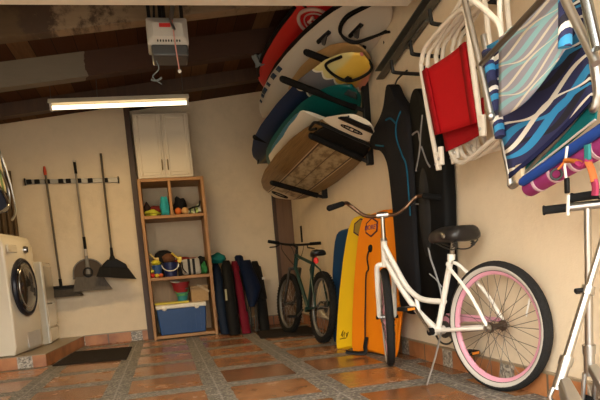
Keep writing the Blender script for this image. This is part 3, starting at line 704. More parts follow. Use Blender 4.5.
hb = MB().tube(cr([steer(-.31, .20, 1.045), steer(-.22, .10, 1.075), steer(-.19, .07, 1.06), steer(-.10, .06, .99), steer(0, .07, .985), steer(.10, .06, .99), steer(.20, .08, 1.065), steer(.235, .10, 1.078), steer(.33, .20, 1.045)]), .0115, 9).build('handlebar', BARM, bike)
for a, b in ((steer(-.325, .215, 1.041), steer(-.235, .115, 1.072)), (steer(.345, .215, 1.041), steer(.25, .12, 1.074))):
    MB().tube([a, lerp(a, b, .06), lerp(a, b, .94), b], [.013, .018, .0165, .015], 12).build('grip', RUBBER, hb)
# saddle
q = MB(); prof = [(-.02, .085, .0), (.02, .112, .0), (.07, .118, .002), (.13, .095, .004), (.19, .055, .004), (.25, .034, .0), (.295, .024, -.008)]
q.rings([[P(.165+s, .815+dz+hh*(.040 if w > .05 else .030), cw*w) for cw, hh in ((-1, -1.2), (-.98, -.2), (-.8, .7), (-.4, 1.05), (0, .95), (.4, 1.05), (.8, .7), (.98, -.2), (1, -1.2))] for s, w, dz in prof])
sd_ = q.build('saddle', M('black_vinyl', (.014, .012, .011), .28, 0, .15), bike, sub=1, sharp=180)
for sd in (-1, 1):
    MB().tube(cr([P(.17, .775, sd*.075), P(.21, .735, sd*.05), P(.29, .74, sd*.03), P(.43, .79, sd*.012)]), .004, 6).build('saddle_rail', DSTEEL, sd_)
    MB().lathe(P(.215, .805, sd*.118), f.n*sd, [(.012, 0), (.012, .006), (.004, .01)], 12).build('saddle_rivet', CHROME, sd_)
    MB().tube([P(.20+.014*math.sin(k*.9), .785-k*.0018, sd*.065)+f.u*0 for k in range(24)], .004, 5).build('saddle_spring', DSTEEL, sd_)
MB().tube([P(.305, .66), P(.275, .775)], .0125, 9).build('seat_post', CHROME, bike)
MB().tube([P(.30, .68), P(.296, .71)], .021, 12).build('seat_clamp', FRW, bike)
q = MB(); q.torus(BB+f.n*.048, f.n, .085, .006, 32, 6); q.cyl(BB+f.n*.045, BB+f.n*.052, .05)
q.build('chainring', DSTEEL, bike)
gd = MB(); gd.rings([[P(.50, .32, w), P(.44, .375, w), P(.30, .375, w), P(.02, .365, w), P(.02, .345, w), P(.30, .335, w), P(.38, .30, w), P(.50, .28, w)] for w in (.066, .074)]); gd.build('chain_guard', PINK, bike, bevel=.002)
def crank(sd, dirv):
    e = BB + f.d*dirv[0]*.17 + f.u*dirv[1]*.17 + f.n*sd*.075
    c = MB().tube([BB+f.n*sd*.06, e], .0095, 8, flat=.8).build('crank_arm', M('dark_crank', (.12, .085, .055), .35, .8) if sd < 0 else bpy.data.materials['dark_crank'], bike)
    pc = e + f.n*sd*.06
    MB().box(pc, (.085, .075, .024), MX((f.d, f.n, f.u)).transposed()).build('pedal', BLACKP, c, bevel=.006)
    MB().box(pc+f.d*(-.044), (.006, .05, .014), MX((f.d, f.n, f.u)).transposed()).build('reflector', M('amber_reflector', (.62, .20, .02), .3) if sd < 0 else bpy.data.materials['amber_reflector'], c)
crank(-1, (.60, .80)); crank(1, (-.60, -.80))
MB().cyl(BB-f.n*.065, BB-f.n*.04, .022).build('bearing_cap', BLACKP, bike)
MB().tube([P(.38, .28, -.03), P(.36, .15, -.10), P(.35, .012, -.18), P(.385, .008, -.185)], .006, 6).build('kickstand', STEEL, bike)
for sd in (-1, 1):
    MB().lathe(P(0, .33, sd*.055), f.n*sd, [(.022, 0), (.022, .008), (.012, .012), (.012, .024)], 12).build('axle_nut', CHROME, bike)
    MB().cyl(fax+wn_*sd*.055, fax+wn_*sd*.075, .012).build('axle_nut', BLACKP, bike)
MB().box(P(.0, .33, .0)+f.u*.10-f.d*.20, (.07, .006, .02), MX((V((f.d*.3-f.u*.95)), f.n, f.u)).transposed()).build('spoke_reflector', WHITEP, rw)

# green mountain bike
f2 = Frame((1.372, 5.16), (-.055, .998), math.radians(5)); P = f2.P
GRN = M('dark_green_paint', (.004, .028, .022), .35, 0, .1)
mtb = thing('mountain_bicycle', 'dark green mountain bike with black knobbly tyres by the far corner', 'bicycle', (1.35, 5.7, 0))
TY2 = M('knobbly_tyre', (.012, .011, .009), .85, 0, .4, 60, .5); RIM2 = M('grey_rim', (.16, .15, .13), .4, .6)
R2 = .33
wheel(mtb, P(0, R2), f2.n, R2, .032, TY2, RIM2, STEEL, DSTEEL, None, 28, .05, 56)
a2 = math.radians(-9); w2 = V((math.sin(a2), math.cos(a2), 0)); H2 = P(.90, 0)
def st2(b, k, h): 
    nn = V((w2.y, -w2.x, 0)); return H2 + nn*(b*math.cos(math.radians(5))) - w2*k + f2.u*h - V((0, 0, 1))*b*math.sin(math.radians(5))
wheel(mtb, st2(0, -.19, R2), (st2(1, 0, 0)-st2(0, 0, 0)), R2, .032, TY2, RIM2, STEEL, DSTEEL, None, 28, .045, 56)
q = MB(); b2 = P(.43, .29); h0, h1 = st2(0, -.01, .70), st2(0, .03, .86)
q.tube([h0, h1], .021, 10); q.tube([h1-f2.u*.02, P(.30, .74)], .016, 10); q.tube([h0+f2.u*.03, b2], .020, 10); q.tube([b2, P(.26, .80)], .017, 10)
for sd in (-1, 1):
    q.tube([P(.40, .29, sd*.03), P(0, R2, sd*.066)], .010, 8); q.tube([P(.285, .73, sd*.015), P(.22, .68, sd*.05), P(0, R2, sd*.066)], .009, 8)
q.tube([b2-f2.n*.036, b2+f2.n*.036], .025, 12); q.build('frame', GRN, mtb)
q = MB()
q.tube([st2(-.065, -.02, .705), st2(.065, -.02, .705)], .017, 8)
for sd in (-1, 1): q.tube([st2(sd*.062, -.02, .71), st2(sd*.062, -.10, .52), st2(sd*.06, -.19, R2)], [.016, .018, .012], 8)
q.build('fork', DSTEEL, mtb)
MB().tube([st2(0, .03, .85), st2(0, .035, .93), st2(0, -.06, .965)], .016, 8).build('stem', BLACKP, mtb)
hb = MB().tube(cr([st2(-.29, -.02, .985), st2(-.10, -.055, .965), st2(0, -.06, .963), st2(.10, -.055, .965), st2(.29, -.02, .985)]), .0125, 8).build('handlebar', BLACKM, mtb)
for sd in (-1, 1):
    MB().tube([st2(sd*.18, -.035, .975), st2(sd*.30, -.018, .986)], .018, 10).build('grip', RUBBER, hb)
    MB().tube([st2(sd*.16, -.06, .962), st2(sd*.18, -.10, .94), st2(sd*.26, -.09, .93)], .007, 6).build('brake_lever', BLACKP, hb)
q = MB()
for pts in ([st2(-.14, -.06, .96), st2(-.10, -.13, .90), st2(-.03, -.06, .78), P(.78, .70)], [st2(.12, -.06, .96), st2(.12, -.12, .86), st2(.03, -.05, .76), P(.76, .66)], [st2(-.1, -.08, .97), st2(.02, -.15, .93), st2(.04, -.06, .72)]): q.tube(cr(pts), .0035, 5)
q.build('brake_cable', BLACKP, mtb)
MB().tube([P(.265, .76), P(.245, .82)], .0135, 8).build('seat_post', BLACKM, mtb)
q = MB(); q.rings([[P(.08+s, .835+dz+hh*.03, cw*w) for cw, hh in ((-1, -1.1), (-.98, -.1), (-.75, .75), (-.35, 1.05), (0, .8), (.35, 1.05), (.75, .75), (.98, -.1), (1, -1.1))] for s, w, dz in [(-.01, .062, .0), (.03, .08, .004), (.08, .078, .002), (.15, .045, 0), (.22, .026, 0), (.27, .02, -.006)]])
q.build('saddle', M('black_saddle', (.012, .012, .011), .3), mtb, sub=1, sharp=180)
MB().ball(P(.19, .765), (.024, .024, .032)).build('tail_light', emis('red_tail_light', (.75, .03, .02), .12), mtb)
q = MB(); q.torus(b2+f2.n*.055, f2.n, .085, .006, 28, 6); q.torus(b2+f2.n*.065, f2.n, .065, .005, 28, 6); q.build('chainring', DSTEEL, mtb)
q = MB()
for r in (.03, .04, .05): q.torus(P(0, R2, .03+.3*(.06-r)), f2.n, r, .004, 24, 5)
q.build('sprocket', DSTEEL, mtb)
MB().box(P(-.01, .20, .075), (.03, .02, .12), MX((f2.d, f2.n, f2.u)).transposed()).build('derailleur', BLACKP, mtb, bevel=.006)
for sd, (dd, uu) in ((-1, (.9, -.44)), (1, (-.9, .44))):
    e = b2 + f2.d*dd*.17 + f2.u*uu*.17 + f2.n*sd*.07
    c = MB().tube([b2+f2.n*sd*.06, e], .010, 8).build('crank_arm', DSTEEL, mtb)
    MB().box(e+f2.n*sd*.055, (.09, .08, .025), MX((f2.d, f2.n, f2.u)).transposed()).build('pedal', BLACKP, c, bevel=.006)

# ------------------------------------------------------------------ bodyboards leaning on the right wall
def bodyboard(label, A, B, lean, hgt, mat, edge, thick=.05, group='bodyboards leaning on the right wall', tail=.045):
    """A, B = floor points of the left and right corner; lean = how far the nose goes towards the wall"""
    A, B = V((*A, 0)), V((*B, 0)); W = (B-A).length; X = (B-A).normalized(); n = V((X.y, -X.x, 0))
    if n.x > 0: n = -n                                   # n faces the room
    mid = (A+B)/2; U = (V((0, 0, math.sqrt(hgt*hgt-lean*lean))) - n*lean).normalized(); N = X.cross(U)
    if N.x > 0: N = -N
    def pt(a, b, o=0): return mid + X*a*W + U*b*hgt + N*o
    half = [(.0, tail*.6), (.18, tail*.5), (.34, tail*.15), (.435, 0), (.475, .06), (.505, .25), (.52, .45), (.515, .65), (.495, .80), (.465, .90), (.42, .96), (.36, .985), (0, 1.0)]
    full = half + [(-a, b) for a, b in reversed(half[1:-1])]
    t = thing('bodyboard', label, 'bodyboard', mid, group)
    MB().prism([pt(a, b, 0) for a, b in full], -N*thick).build('deck', mat, t, bevel=.012, segs=3, sharp=60)
    e = MB(); e.tube([pt(a*1.004, b*1.002 if b > .5 else b-.0, -thick*.72) for a, b in full], .010, 6, closed=True); e.build('rail', edge, t)
    return t, pt, X, U, N
ORG = M('orange_foam', (.78, .215, .005), .55, 0, .05, 5); YEL = M('yellow_foam', (.68, .42, .008), .55, 0, .05, 5); BLU = M('blue_foam', (.006, .034, .085), .55, 0, .1, 5)
t, pt, X, U, N = bodyboard('orange bodyboard standing in front of the yellow one behind the cruiser', (1.405, 4.44), (1.56, 3.89), .18, 1.10, ORG, ORG)
def hexagon(parent, pt, a, b, r, asp, mats, W, Hh):
    hx = [(a+r*math.cos(PI/6+k*PI/3)/W*1.0, b+asp*r*math.sin(PI/6+k*PI/3)/Hh) for k in range(6)]
    e = MB().prism([pt(x, y, .0005) for x, y in hx], pt(0, 0, .004)-pt(0, 0, .0)).build('logo_badge', mats[0], parent)
    hx2 = [(a+(x-a)*.82, b+(y-b)*.82) for x, y in hx]
    MB().prism([pt(x, y, .0044) for x, y in hx2], pt(0, 0, .0015)-pt(0, 0, 0)).build('badge_field', mats[1], e)
    return e
LOGO_D = M('logo_dark', (.05, .018, .03), .6); PURP = M('logo_purple', (.16, .045, .11), .6)
e = hexagon(t, pt, -.16, .895, .088, .88, (LOGO_D, ORG), .57, 1.1)
text_mesh('logo_lettering', 'MOREY', .052, PURP, e, pt(-.16, .893, .0065), X if X.dot(V((1, -1, 0))) > 0 else -X, U)
Xr = X if X.dot(V((1, -1, 0))) > 0 else -X
text_mesh('side_lettering', 'MACH', .085, BLACKP, t, pt(.43, .19, .002), (U*-1+Xr*.12), Xr+U*.12)
lp = MB().ball(pt(-.15, .745, .004), (.02, .02, .03)).build('leash_plug', BLACKP, t)
le = MB(); le.tube(cr([pt(-.15, .745, .012), pt(-.19, .68, .014), pt(-.15, .60, .012), pt(-.19, .56, .014), pt(-.13, .40, .03), pt(-.10, .2, .03), pt(-.05, .10, .04)]), .006, 6); le.build('leash', BLACKP, t)
MB().tube(cr([pt(-.05, .12, .03), pt(-.02, .06, .05), pt(.0, .012, .06), pt(-.12, .008, .14), pt(-.16, .012, .17)]), .017, 7, flat=.5).build('leash_cuff', BLACKP, t)
t, pt, X, U, N = bodyboard('yellow bodyboard with a dark hexagon badge, between the blue and orange ones', (1.345, 4.70), (1.60, 4.22), .29, 1.15, YEL, YEL, .045)
e = hexagon(t, pt, -.20, .90, .085, .9, (LOGO_D, M('badge_olive', (.25, .17, .03), .6)), .57, 1.1)
q = MB()
for pts in ([(-.36, .10), (-.33, .14), (-.335, .09), (-.29, .13), (-.30, .085)], [(-.26, .12), (-.24, .09), (-.22, .13)], [(-.38, .075), (-.25, .085)]): q.tube([pt(a, b, .001) for a, b in pts], .0035, 5)
q.build('pen_scribble', BLACKP, t)
bodyboard('dark blue bodyboard behind the yellow one beside the mountain bike', (1.455, 5.14), (1.65, 4.62), .12, 1.03, BLU, M('blue_edge', (.02, .10, .2), .5), .045)

# ------------------------------------------------------------------ surfboard rack
def add_rack():
    t = thing('surfboard_rack', 'black steel wall rack with padded arms carrying the surfboards', 'wall rack', (XR-.02, 5.0, 1.4))
    lv = [((1.655, 1.520), 24, .47, (1.655, 1.425), 16.5, .52), ((1.655, 1.912), 20, .66, (1.655, 1.83), 17, .66), ((1.655, 2.19), 19, .44, (1.655, 2.12), 17, .44), ((1.655, 2.55), 19, .42, (1.655, 2.48), 17, .42)]
    for k, (y, i) in enumerate(((4.45, 0), (5.80, 3))):
        zb = 1.47 if k == 0 else 1.39
        p = MB().bb((XR-.055, y-.022, zb), (XR-.002, y+.022, zb+1.14)).build('wall_post', BLACKM, t, bevel=.004)
        for l in lv:
            (x, z), an, L = l[i:i+3]; a = math.radians(an)
            e = V((x-L*math.cos(a), y, z+L*math.sin(a))); s = V((XR-.05, y, z-.02))
            ar = MB().tube([s, e], .016, 8).build('arm', BLACKM, t)
            MB().tube([lerp(s, e, .10), lerp(s, e, .99)], .026, 10).build('foam_sleeve', FOAMB, ar)
            MB().ball(e, .024).build('end_cap', BLACKP, ar)
add_rack()

# ------------------------------------------------------------------ surfboards
PROF_LONG = [(0, .30), (.015, .42), (.06, .62), (.15, .80), (.3, .95), (.5, 1.0), (.7, .96), (.85, .82), (.94, .58), (.98, .36), (1, .12)]
PROF_SHORT = [(0, .28), (.015, .42), (.06, .62), (.15, .82), (.3, .96), (.45, 1.0), (.6, .96), (.75, .80), (.88, .52), (.96, .25), (1, .02)]
PROF_ROUND = [(0, .06), (.012, .30), (.04, .50), (.10, .70), (.25, .92), (.45, 1.0), (.65, .97), (.8, .84), (.92, .56), (.97, .34), (1, .04)]
PROF_SQ = [(0, .80), (.02, .88), (.1, .95), (.3, 1.0), (.6, .98), (.8, .85), (.93, .5), (1, .05)]
def surfboard(label, tail, nose, width, tilt, thick, prof, matb, matd=None, rocker=.05, group='surfboards on the wall rack', cat='surfboard', name='surfboard', part='hull'):
    tail, nose = V(tail), V(nose); L = (nose-tail).normalized(); a = math.radians(tilt)
    Sd = V((-math.cos(a), 0, math.sin(a))); Sd = (Sd - L*Sd.dot(L)).normalized(); N = L.cross(Sd)
    if N.z < 0: N = -N
    Ln = (nose-tail).length
    t = thing(name, label, cat, (tail+nose)/2, group)
    def rk(u): return rocker*(max(0, u-.55)/.45)**2 + rocker*.4*(max(0, .25-u)/.25)**2
    def pt(u, v, o=0):   # v -1..1 across (+ = outward, up), o = below the bottom skin
        w = interp(prof, u)*width/2
        return tail + L*u*Ln + Sd*v*w + N*(rk(u) - o + .012*abs(v)**3*0)
    us = [0, .01, .03, .06] + [.1+.8*i/22 for i in range(23)] + [.94, .965, .985, 1.]
    def ring_half(u, top):
        w = interp(prof, u)*width/2; th = thick*(.35+.65*min(1, math.sin(PI*min(max(u, .03), .97))*1.6))
        r = []
        for k in range(13):
            v = -1+2*k/12
            e = (1-abs(v)**3.2)
            r.append((v, (th*(.45+.55*e) if top else th*.45*(1-e)**1.0*.9 if False else th*.42*(1-e))))
        return r
    bt, dk = MB(), MB()
    for mb, top in ((bt, False), (dk, True)):
        vs = []; uvs = []; fs = []; n = 13
        for u in us:
            for v, h in ring_half(u, top):
                vs.append(tail + L*u*Ln + Sd*v*interp(prof, u)*width/2 + N*(rk(u)+h)); uvs.append((u, .5+.5*v*interp(prof, u)))
        for i in range(len(us)-1):
            for k in range(n-1):
                fs.append((i*n+k, i*n+k+1, (i+1)*n+k+1, (i+1)*n+k))
        ends = [tuple(range(n)), tuple((len(us)-1)*n+k for k in range(n))]
        if top: fs += []
        mb.add(vs, fs, [[uvs[j] for j in fc] for fc in fs])
    # close tail and nose between the two skins
    h = bt.build(part, matb, t, sharp=70)
    n = 13
    for base in (0, (len(us)-1)*n):
        for k in range(n-1):
            q4 = [V(bt.v[base+k]), V(bt.v[base+k+1]), V(dk.v[base+k+1]), V(dk.v[base+k])]
            dk.add(q4, [(0, 1, 2, 3)], [[(0, 0)]*4])
    dk.build('deck', matd or matb, t, sharp=70)
    return t, pt, L, Sd, N, Ln
def fin(parent, pt, u, v, L, Sd, N, hgt, base, mat, cant=0):
    o = pt(u, v, -.004); D = (-N + Sd*cant).normalized()
    poly = [(0, 0), (base, 0), (base*.72, hgt*.35), (base*.38, hgt*.72), (-base*.12, hgt), (-base*.30, hgt*.98), (-base*.18, hgt*.6)]
    pg = [o + L*a + D*b for a, b in poly]
    return MB().prism([p - Sd*.004 for p in pg], Sd*.008).build('fin', mat, parent, bevel=.0025)

# longboard, lowest level
def wood_long():
    m, tt, b = nt('wood_veneer_longboard'); s = sep(tt, uvco(tt)); u, v = s[0], s[1]
    g = noise(tt, mapn(tt, uvco(tt), (2, 34, 1)), 4, 6, .6)
    wd_ = ramp(tt, g, [(.3, (.085, .042, .012)), (.5, (.20, .112, .034)), (.7, (.29, .175, .06))])
    st = noise(tt, mapn(tt, uvco(tt), (9, 5, 1), (0, 0, .6)), 2.2, 4, .6)
    pn = ramp(tt, st, [(.40, (.21, .14, .06)), (.52, (.43, .33, .18)), (.7, (.52, .41, .24))])
    d = math_n(tt, 'ABSOLUTE', math_n(tt, 'SUBTRACT', v, .44))
    inp = math_n(tt, 'LESS_THAN', d, .22)
    c = mixc(tt, inp, wd_, pn)
    ln = math_n(tt, 'LESS_THAN', math_n(tt, 'ABSOLUTE', math_n(tt, 'SUBTRACT', d, .225)), .010)
    c = mixc(tt, ln, c, (.05, .02, .01))
    ln2 = math_n(tt, 'LESS_THAN', math_n(tt, 'ABSOLUTE', math_n(tt, 'SUBTRACT', d, .245)), .007)
    c = mixc(tt, ln2, c, (.55, .42, .26))
    cl = math_n(tt, 'LESS_THAN', d, .007); c = mixc(tt, cl, c, (.10, .05, .02))
    nz = math_n(tt, 'MULTIPLY', inp, math_n(tt, 'GREATER_THAN', u, .86)); c = mixc(tt, nz, c, (.62, .50, .33))
    tl = math_n(tt, 'LESS_THAN', u, .085); c = mixc(tt, tl, c, (.70, .62, .48))
    link(tt, c, b.inputs['Base Color']); b.inputs['Roughness'].default_value = .38; b.inputs['Specular IOR Level'].default_value = .25; b.inputs['Coat Weight'].default_value = .05
    return m
WL = wood_long()
t, pt, L, Sd, N, Ln = surfboard('wood veneer longboard with a cream centre panel, lowest on the rack', (1.45, 3.99, 1.675), (1.345, 6.75, 1.50), .64, 24, .085, PROF_LONG, WL, WL, .05)
q = MB(); q.grid(lambda a, b: pt(lerp(.10, .185, a), lerp(-.93, .80, b), .006), 6, 12); q.build('black_pad', FOAMB, t, solid=.008)
q = MB(); q.grid(lambda a, b: pt(lerp(.0, .022, a), lerp(-.98, .98, b), .006), 3, 10); q.build('tail_block', BLACKP, t, solid=.012)
MB().bb(V(pt(.0, .9, 0))-V((.0, .0, 0)), V(pt(0, .9, 0))+V((.01, .01, .01))).build('tail_corner', BLACKP, t)
MB().tube([pt(.088, v, .008) for v in [-1.0+.2*k for k in range(11)]], .013, 6).build('leash_wrap', BLACKP, t)
MB().tube(cr([pt(.09, 1.0, .01), pt(.12, 1.04, -.02), pt(.15, .98, .006), pt(.125, .9, .012)]), .011, 6).build('leash_loop', BLACKP, t)
cx = .052
lg = MB(); 
lg.tube([pt(cx+.0085*math.sin(a), .0+.46*math.cos(a), .003) for a in [2*PI*k/24 for k in range(24)]], .004, 5, closed=True)
for dv in (-.2, .2): lg.tube([pt(cx+.005*math.sin(a), dv*1+.13*math.cos(a), .003) for a in [2*PI*k/14 for k in range(14)]], .003, 5, closed=True)
lg.build('tail_logo', BLACKP, t)
lg = MB(); lg.tube([pt(.905+.018*math.sin(a), -.02+.42*math.cos(a), .003) for a in [2*PI*k/24 for k in range(24)]], .010, 5, closed=True); lg.build('nose_logo', BLACKP, t)
# small white and blue board lying on the longboard
SBW = stripes_uv('white_blue_rail', [(0, (.05, .20, .28)), (.08, (.66, .60, .48)), (.935, (.03, .17, .26))], 1, .4, .3)
surfboard('short cream board with a blue rail lying on the wooden longboard', (1.375, 4.56, 1.835), (1.30, 6.10, 1.685), .48, 23, .07, PROF_SQ, SBW, M('cream_deck', (.64, .58, .46), .5), .03)
# teal board, middle level
TEAL = M('teal_resin', (.003, .085, .080), .3, 0, .25, 2.5)
t, pt, L, Sd, N, Ln = surfboard('teal surfboard resting on the middle arms of the rack', (1.50, 4.24, 1.99), (1.27, 6.25, 1.745), .50, 20, .07, PROF_ROUND, TEAL, TEAL, .03)
q = MB(); q.grid(lambda a, b: pt(lerp(.012, .05, a), lerp(-.75, .1, b), .003), 4, 8); q.build('dark_patch', M('dark_slate', (.04, .05, .05), .5), t, solid=.004)
# multicoloured board above it
def multi():
    m, tt, b = nt('painted_multicolour_board'); s = sep(tt, uvco(tt)); u, v = s[0], s[1]
    k = noise(tt, mapn(tt, uvco(tt), (3, 5, 1)), 2.5, 3)
    vv = math_n(tt, 'ADD', v, math_n(tt, 'MULTIPLY', math_n(tt, 'SUBTRACT', k, .5), .10))
    body = ramp(tt, vv, [(0, (.42, .29, .03)), (.26, (.30, .20, .03)), (.36, (.10, .12, .06)), (.42, (.006, .013, .03)), (.50, (.16, .12, .035)), (.55, (.012, .03, .05)), (.64, (.005, .012, .034)), (.9, (.006, .018, .055))])
    uu = math_n(tt, 'ADD', u, math_n(tt, 'MULTIPLY', math_n(tt, 'SUBTRACT', noise(tt, mapn(tt, uvco(tt), (1, 8, 1)), 2), .5), .08))
    tail = ramp(tt, math_n(tt, 'ADD', vv, math_n(tt, 'MULTIPLY', k, .1)), [(0, (.55, .16, .14)), (.25, (.62, .22, .13)), (.36, (.70, .42, .05)), (.62, (.74, .48, .08)), (.72, (.60, .52, .22))])
    wv = math_n(tt, 'ADD', u, math_n(tt, 'MULTIPLY', math_n(tt, 'ABSOLUTE', math_n(tt, 'SINE', math_n(tt, 'MULTIPLY', v, 16))), -.022))
    g1, g0, tl = (math_n(tt, 'LESS_THAN', wv, k) for k in (.275, .155, .145))
    g2 = math_n(tt, 'LESS_THAN', wv, .285)
    c = mixc(tt, g2, body, (.62, .57, .46)); c = mixc(tt, g1, c, (.13, .125, .13)); c = mixc(tt, g0, c, (.66, .60, .48)); c = mixc(tt, tl, c, tail)
    link(tt, c, b.inputs['Base Color']); b.inputs['Roughness'].default_value = .38; b.inputs['Specular IOR Level'].default_value = .25; b.inputs['Coat Weight'].default_value = .05
    return m
ML = multi()
t, pt, L, Sd, N, Ln = surfboard('painted surfboard with yellow and pink tail and navy body, above the teal one', (1.545, 4.10, 2.165), (1.13, 6.35, 1.83), .54, 20, .075, PROF_ROUND, ML, ML, .04)
lo_ = cr([pt(.035, .95, .01), pt(.10, .92, .012), pt(.12, .3, .03), pt(.10, -.2, .05), pt(.06, -.7, .03), pt(.03, -1.1, .0), pt(.015, -.9, -.03)], 8)
MB().tube(lo_, .011, 7).build('leash', BLACKP, t)
MB().tube(cr([pt(.09, -.1, .045), pt(.10, -.05, .055), pt(.085, -.2, .06)]), .017, 7).build('leash_cuff', BLACKP, t)
fin(t, pt, .955, .35, L, Sd, N, .06, .05, BLACKP)
# tan board, upper level
TAN = wood('tan_board', (.36, .20, .07), (.46, .28, .11), 'Y', 4, .4, coat=.3)
surfboard('tan surfboard on the upper rack arms under the big white one', (1.565, 4.2, 2.27), (1.42, 5.5, 2.19), .50, 19, .05, PROF_ROUND, TAN, TAN, .03)
# big white thruster
WB = M('white_resin', (.50, .45, .37), .4, 0, .06, 3)
t, pt, L, Sd, N, Ln = surfboard('big white surfboard with three dark fins and a looped leash, near the ceiling', (1.59, 3.78, 2.38), (1.17, 6.2, 2.255), .53, 21, .085, PROF_SHORT, WB, WB, .06)
GF = M('smoky_fin', (.045, .042, .04), .3, 0, .1)
for u, v in ((.215, .62), (.20, -.62), (.115, .02)):
    fin(t, pt, u, v, L, Sd, N, .115, .11, GF, .1*v)
    q = MB(); q.tube([pt(u-.01, v, .004), pt(u+.06, v, .004)], .017, 8); q.build('fin_box', BLACKP, t)
MB().tube(cr([pt(.02, .55, .01), pt(.10, .72, .015), pt(.165, .45, .03), pt(.165, -.1, .05), pt(.12, -.55, .03), pt(.075, -.98, .02), pt(.06, -1.25, .05), pt(.11, -1.5, .08), pt(.15, -1.35, .07), pt(.11, -1.05, .03)], 8), .010, 7).build('leash', BLACKP, t)
MB().tube(cr([pt(.02, .45, .01), pt(.11, .62, .018), pt(.17, .35, .035), pt(.17, -.1, .055), pt(.13, -.5, .035), pt(.07, -.9, .025)], 8), .008, 7).build('leash_coil', BLACKP, t)
for u, w in ((.52, .03), (.58, .035), (.66, .02), (.71, .05), (.77, .025), (.83, .02)):
    q = MB(); q.grid(lambda a, b: pt(u+w*a, lerp(.84, 1.0, b), -.004-.012*b), 2, 2); q.build('rail_lettering', M('navy_print', (.03, .05, .08), .5) if u == .52 else bpy.data.materials['navy_print'], t, solid=.004)
# red board on top
t, pt, L, Sd, N, Ln = surfboard('red surfboard with a pale round emblem, topmost under the ceiling boards', (1.52, 3.9, 2.58), (1.26, 6.05, 2.48), .62, 26, .07, PROF_LONG, M('red_resin', (.48, .010, .010), .35, 0, .1, 3), BLACKP, .03)
em = MB(); c0 = (.30, .30)
for r in (.155, .105): em.tube([pt(c0[0]+r*.50*math.sin(a), c0[1]+r*3.1*math.cos(a), .003) for a in [2*PI*k/28 for k in range(28)]], .014 if r > .12 else .006, 6, closed=True)
for dv, du in ((-.16, .02), (0, .03), (.16, .02)): em.tube([pt(c0[0]-du, c0[1]+dv, .003), pt(c0[0]+du, c0[1]+dv, .003)], .010, 6)
em.tube([pt(c0[0]+.02, c0[1]-.2, .003), pt(c0[0]+.02, c0[1]+.2, .003)], .010, 6); em.tube([pt(c0[0]-.01, c0[1]-.2, .003), pt(c0[0]-.01, c0[1]+.2, .003)], .008, 6)
em.build('emblem', M('pale_emblem', (.50, .38, .33), .5), t)
MB().tube([pt(u, .97, -.02) for u in [.3+.06*k for k in range(11)]], .016, 8).build('black_rail', BLACKP, t)
t, pt, L, Sd, N, Ln = surfboard('black board sandwiched between the big white surfboard and the red one', (1.59, 3.84, 2.445), (1.20, 6.0, 2.335), .51, 21, .03, PROF_SHORT, M('black_board', (.010, .009, .008), .4), None, .05)
# grey blue cloth hanging beside the red board
q = MB(); q.grid(lambda u, v: (lerp(1.02, 1.13, u)+.02*v+.012*math.sin(9*v), 5.55+.02*math.sin(14*u), lerp(2.80, 2.60, v)+.03*u), 12, 10)
tag(q.build('cloth', M('grey_blue_cloth', (.20, .22, .21), .9, 0, .15, 10, .3), solid=.008, origin=(1.08, 5.55, 2.6)), 'grey blue cloth hanging beside the red board under the ceiling', 'cloth')

# ------------------------------------------------------------------ things on the right wall
t = thing('door_track', 'dark steel door track piece fixed on the wall above the hooks', 'metal track', (XR-.03, 3.6, 2.05))
q = MB(); a, b = V((1.69, 4.08, 2.04)), V((1.69, 2.85, 2.235)); dd = (b-a).normalized(); uu = V((1, 0, 0)).cross(dd); uu = uu if uu.z > 0 else -uu
q.rings([[p + V((-.05, 0, 0)) + uu*.035, p + V((.0, 0, 0)) + uu*.035, p+V((.012, 0, 0))+uu*.03, p + V((.012, 0, 0)) - uu*.03, p - uu*.035, p - uu*.035+V((-.05, 0, 0)), p-uu*.027+V((-.05, 0, 0)), p-uu*.027, p+uu*.027, p+uu*.027+V((-.05, 0, 0))] for p in (a, b)])
q.build('channel', M('galvanised_dark', (.09, .085, .07), .5, .5, .2), t)
c = V((1.70, 3.50, 2.10)); MB().box(c, (.03, .30, .04), MX((V((1, 0, 0)), dd, uu)).transposed()).build('bracket', M('bracket_steel', (.13, .12, .10), .5, .6, .5, 60), t, bevel=.004)
def hook(y, z, L, label):
    t = thing('wall_hook', label, 'hook', (XR, y, z), 'wall hooks'); 
    MB().tube(cr([(XR-.004, y, z), (XR-L+.02, y, z+.012), (XR-L, y, z+.03), (XR-L-.006, y, z+.085)], 4), .0115, 8).build('arm', BLACKM, t)
    MB().bb((XR-.008, y-.018, z-.05), (XR-.0005, y+.018, z+.05)).build('wall_plate', BLACKM, t, bevel=.003)
hook(3.46, 1.838, .215, 'black wall hook above the charcoal wetsuit, lowest of the row')
hook(3.23, 1.862, .19, 'black wall hook behind the red folding chair, second from the left')
hook(2.97, 1.925, .19, 'black wall hook above the red folding chair, third from the left')
hook(2.62, 1.895, .22, 'black wall hook under the silver chair tubes, rightmost of the row')

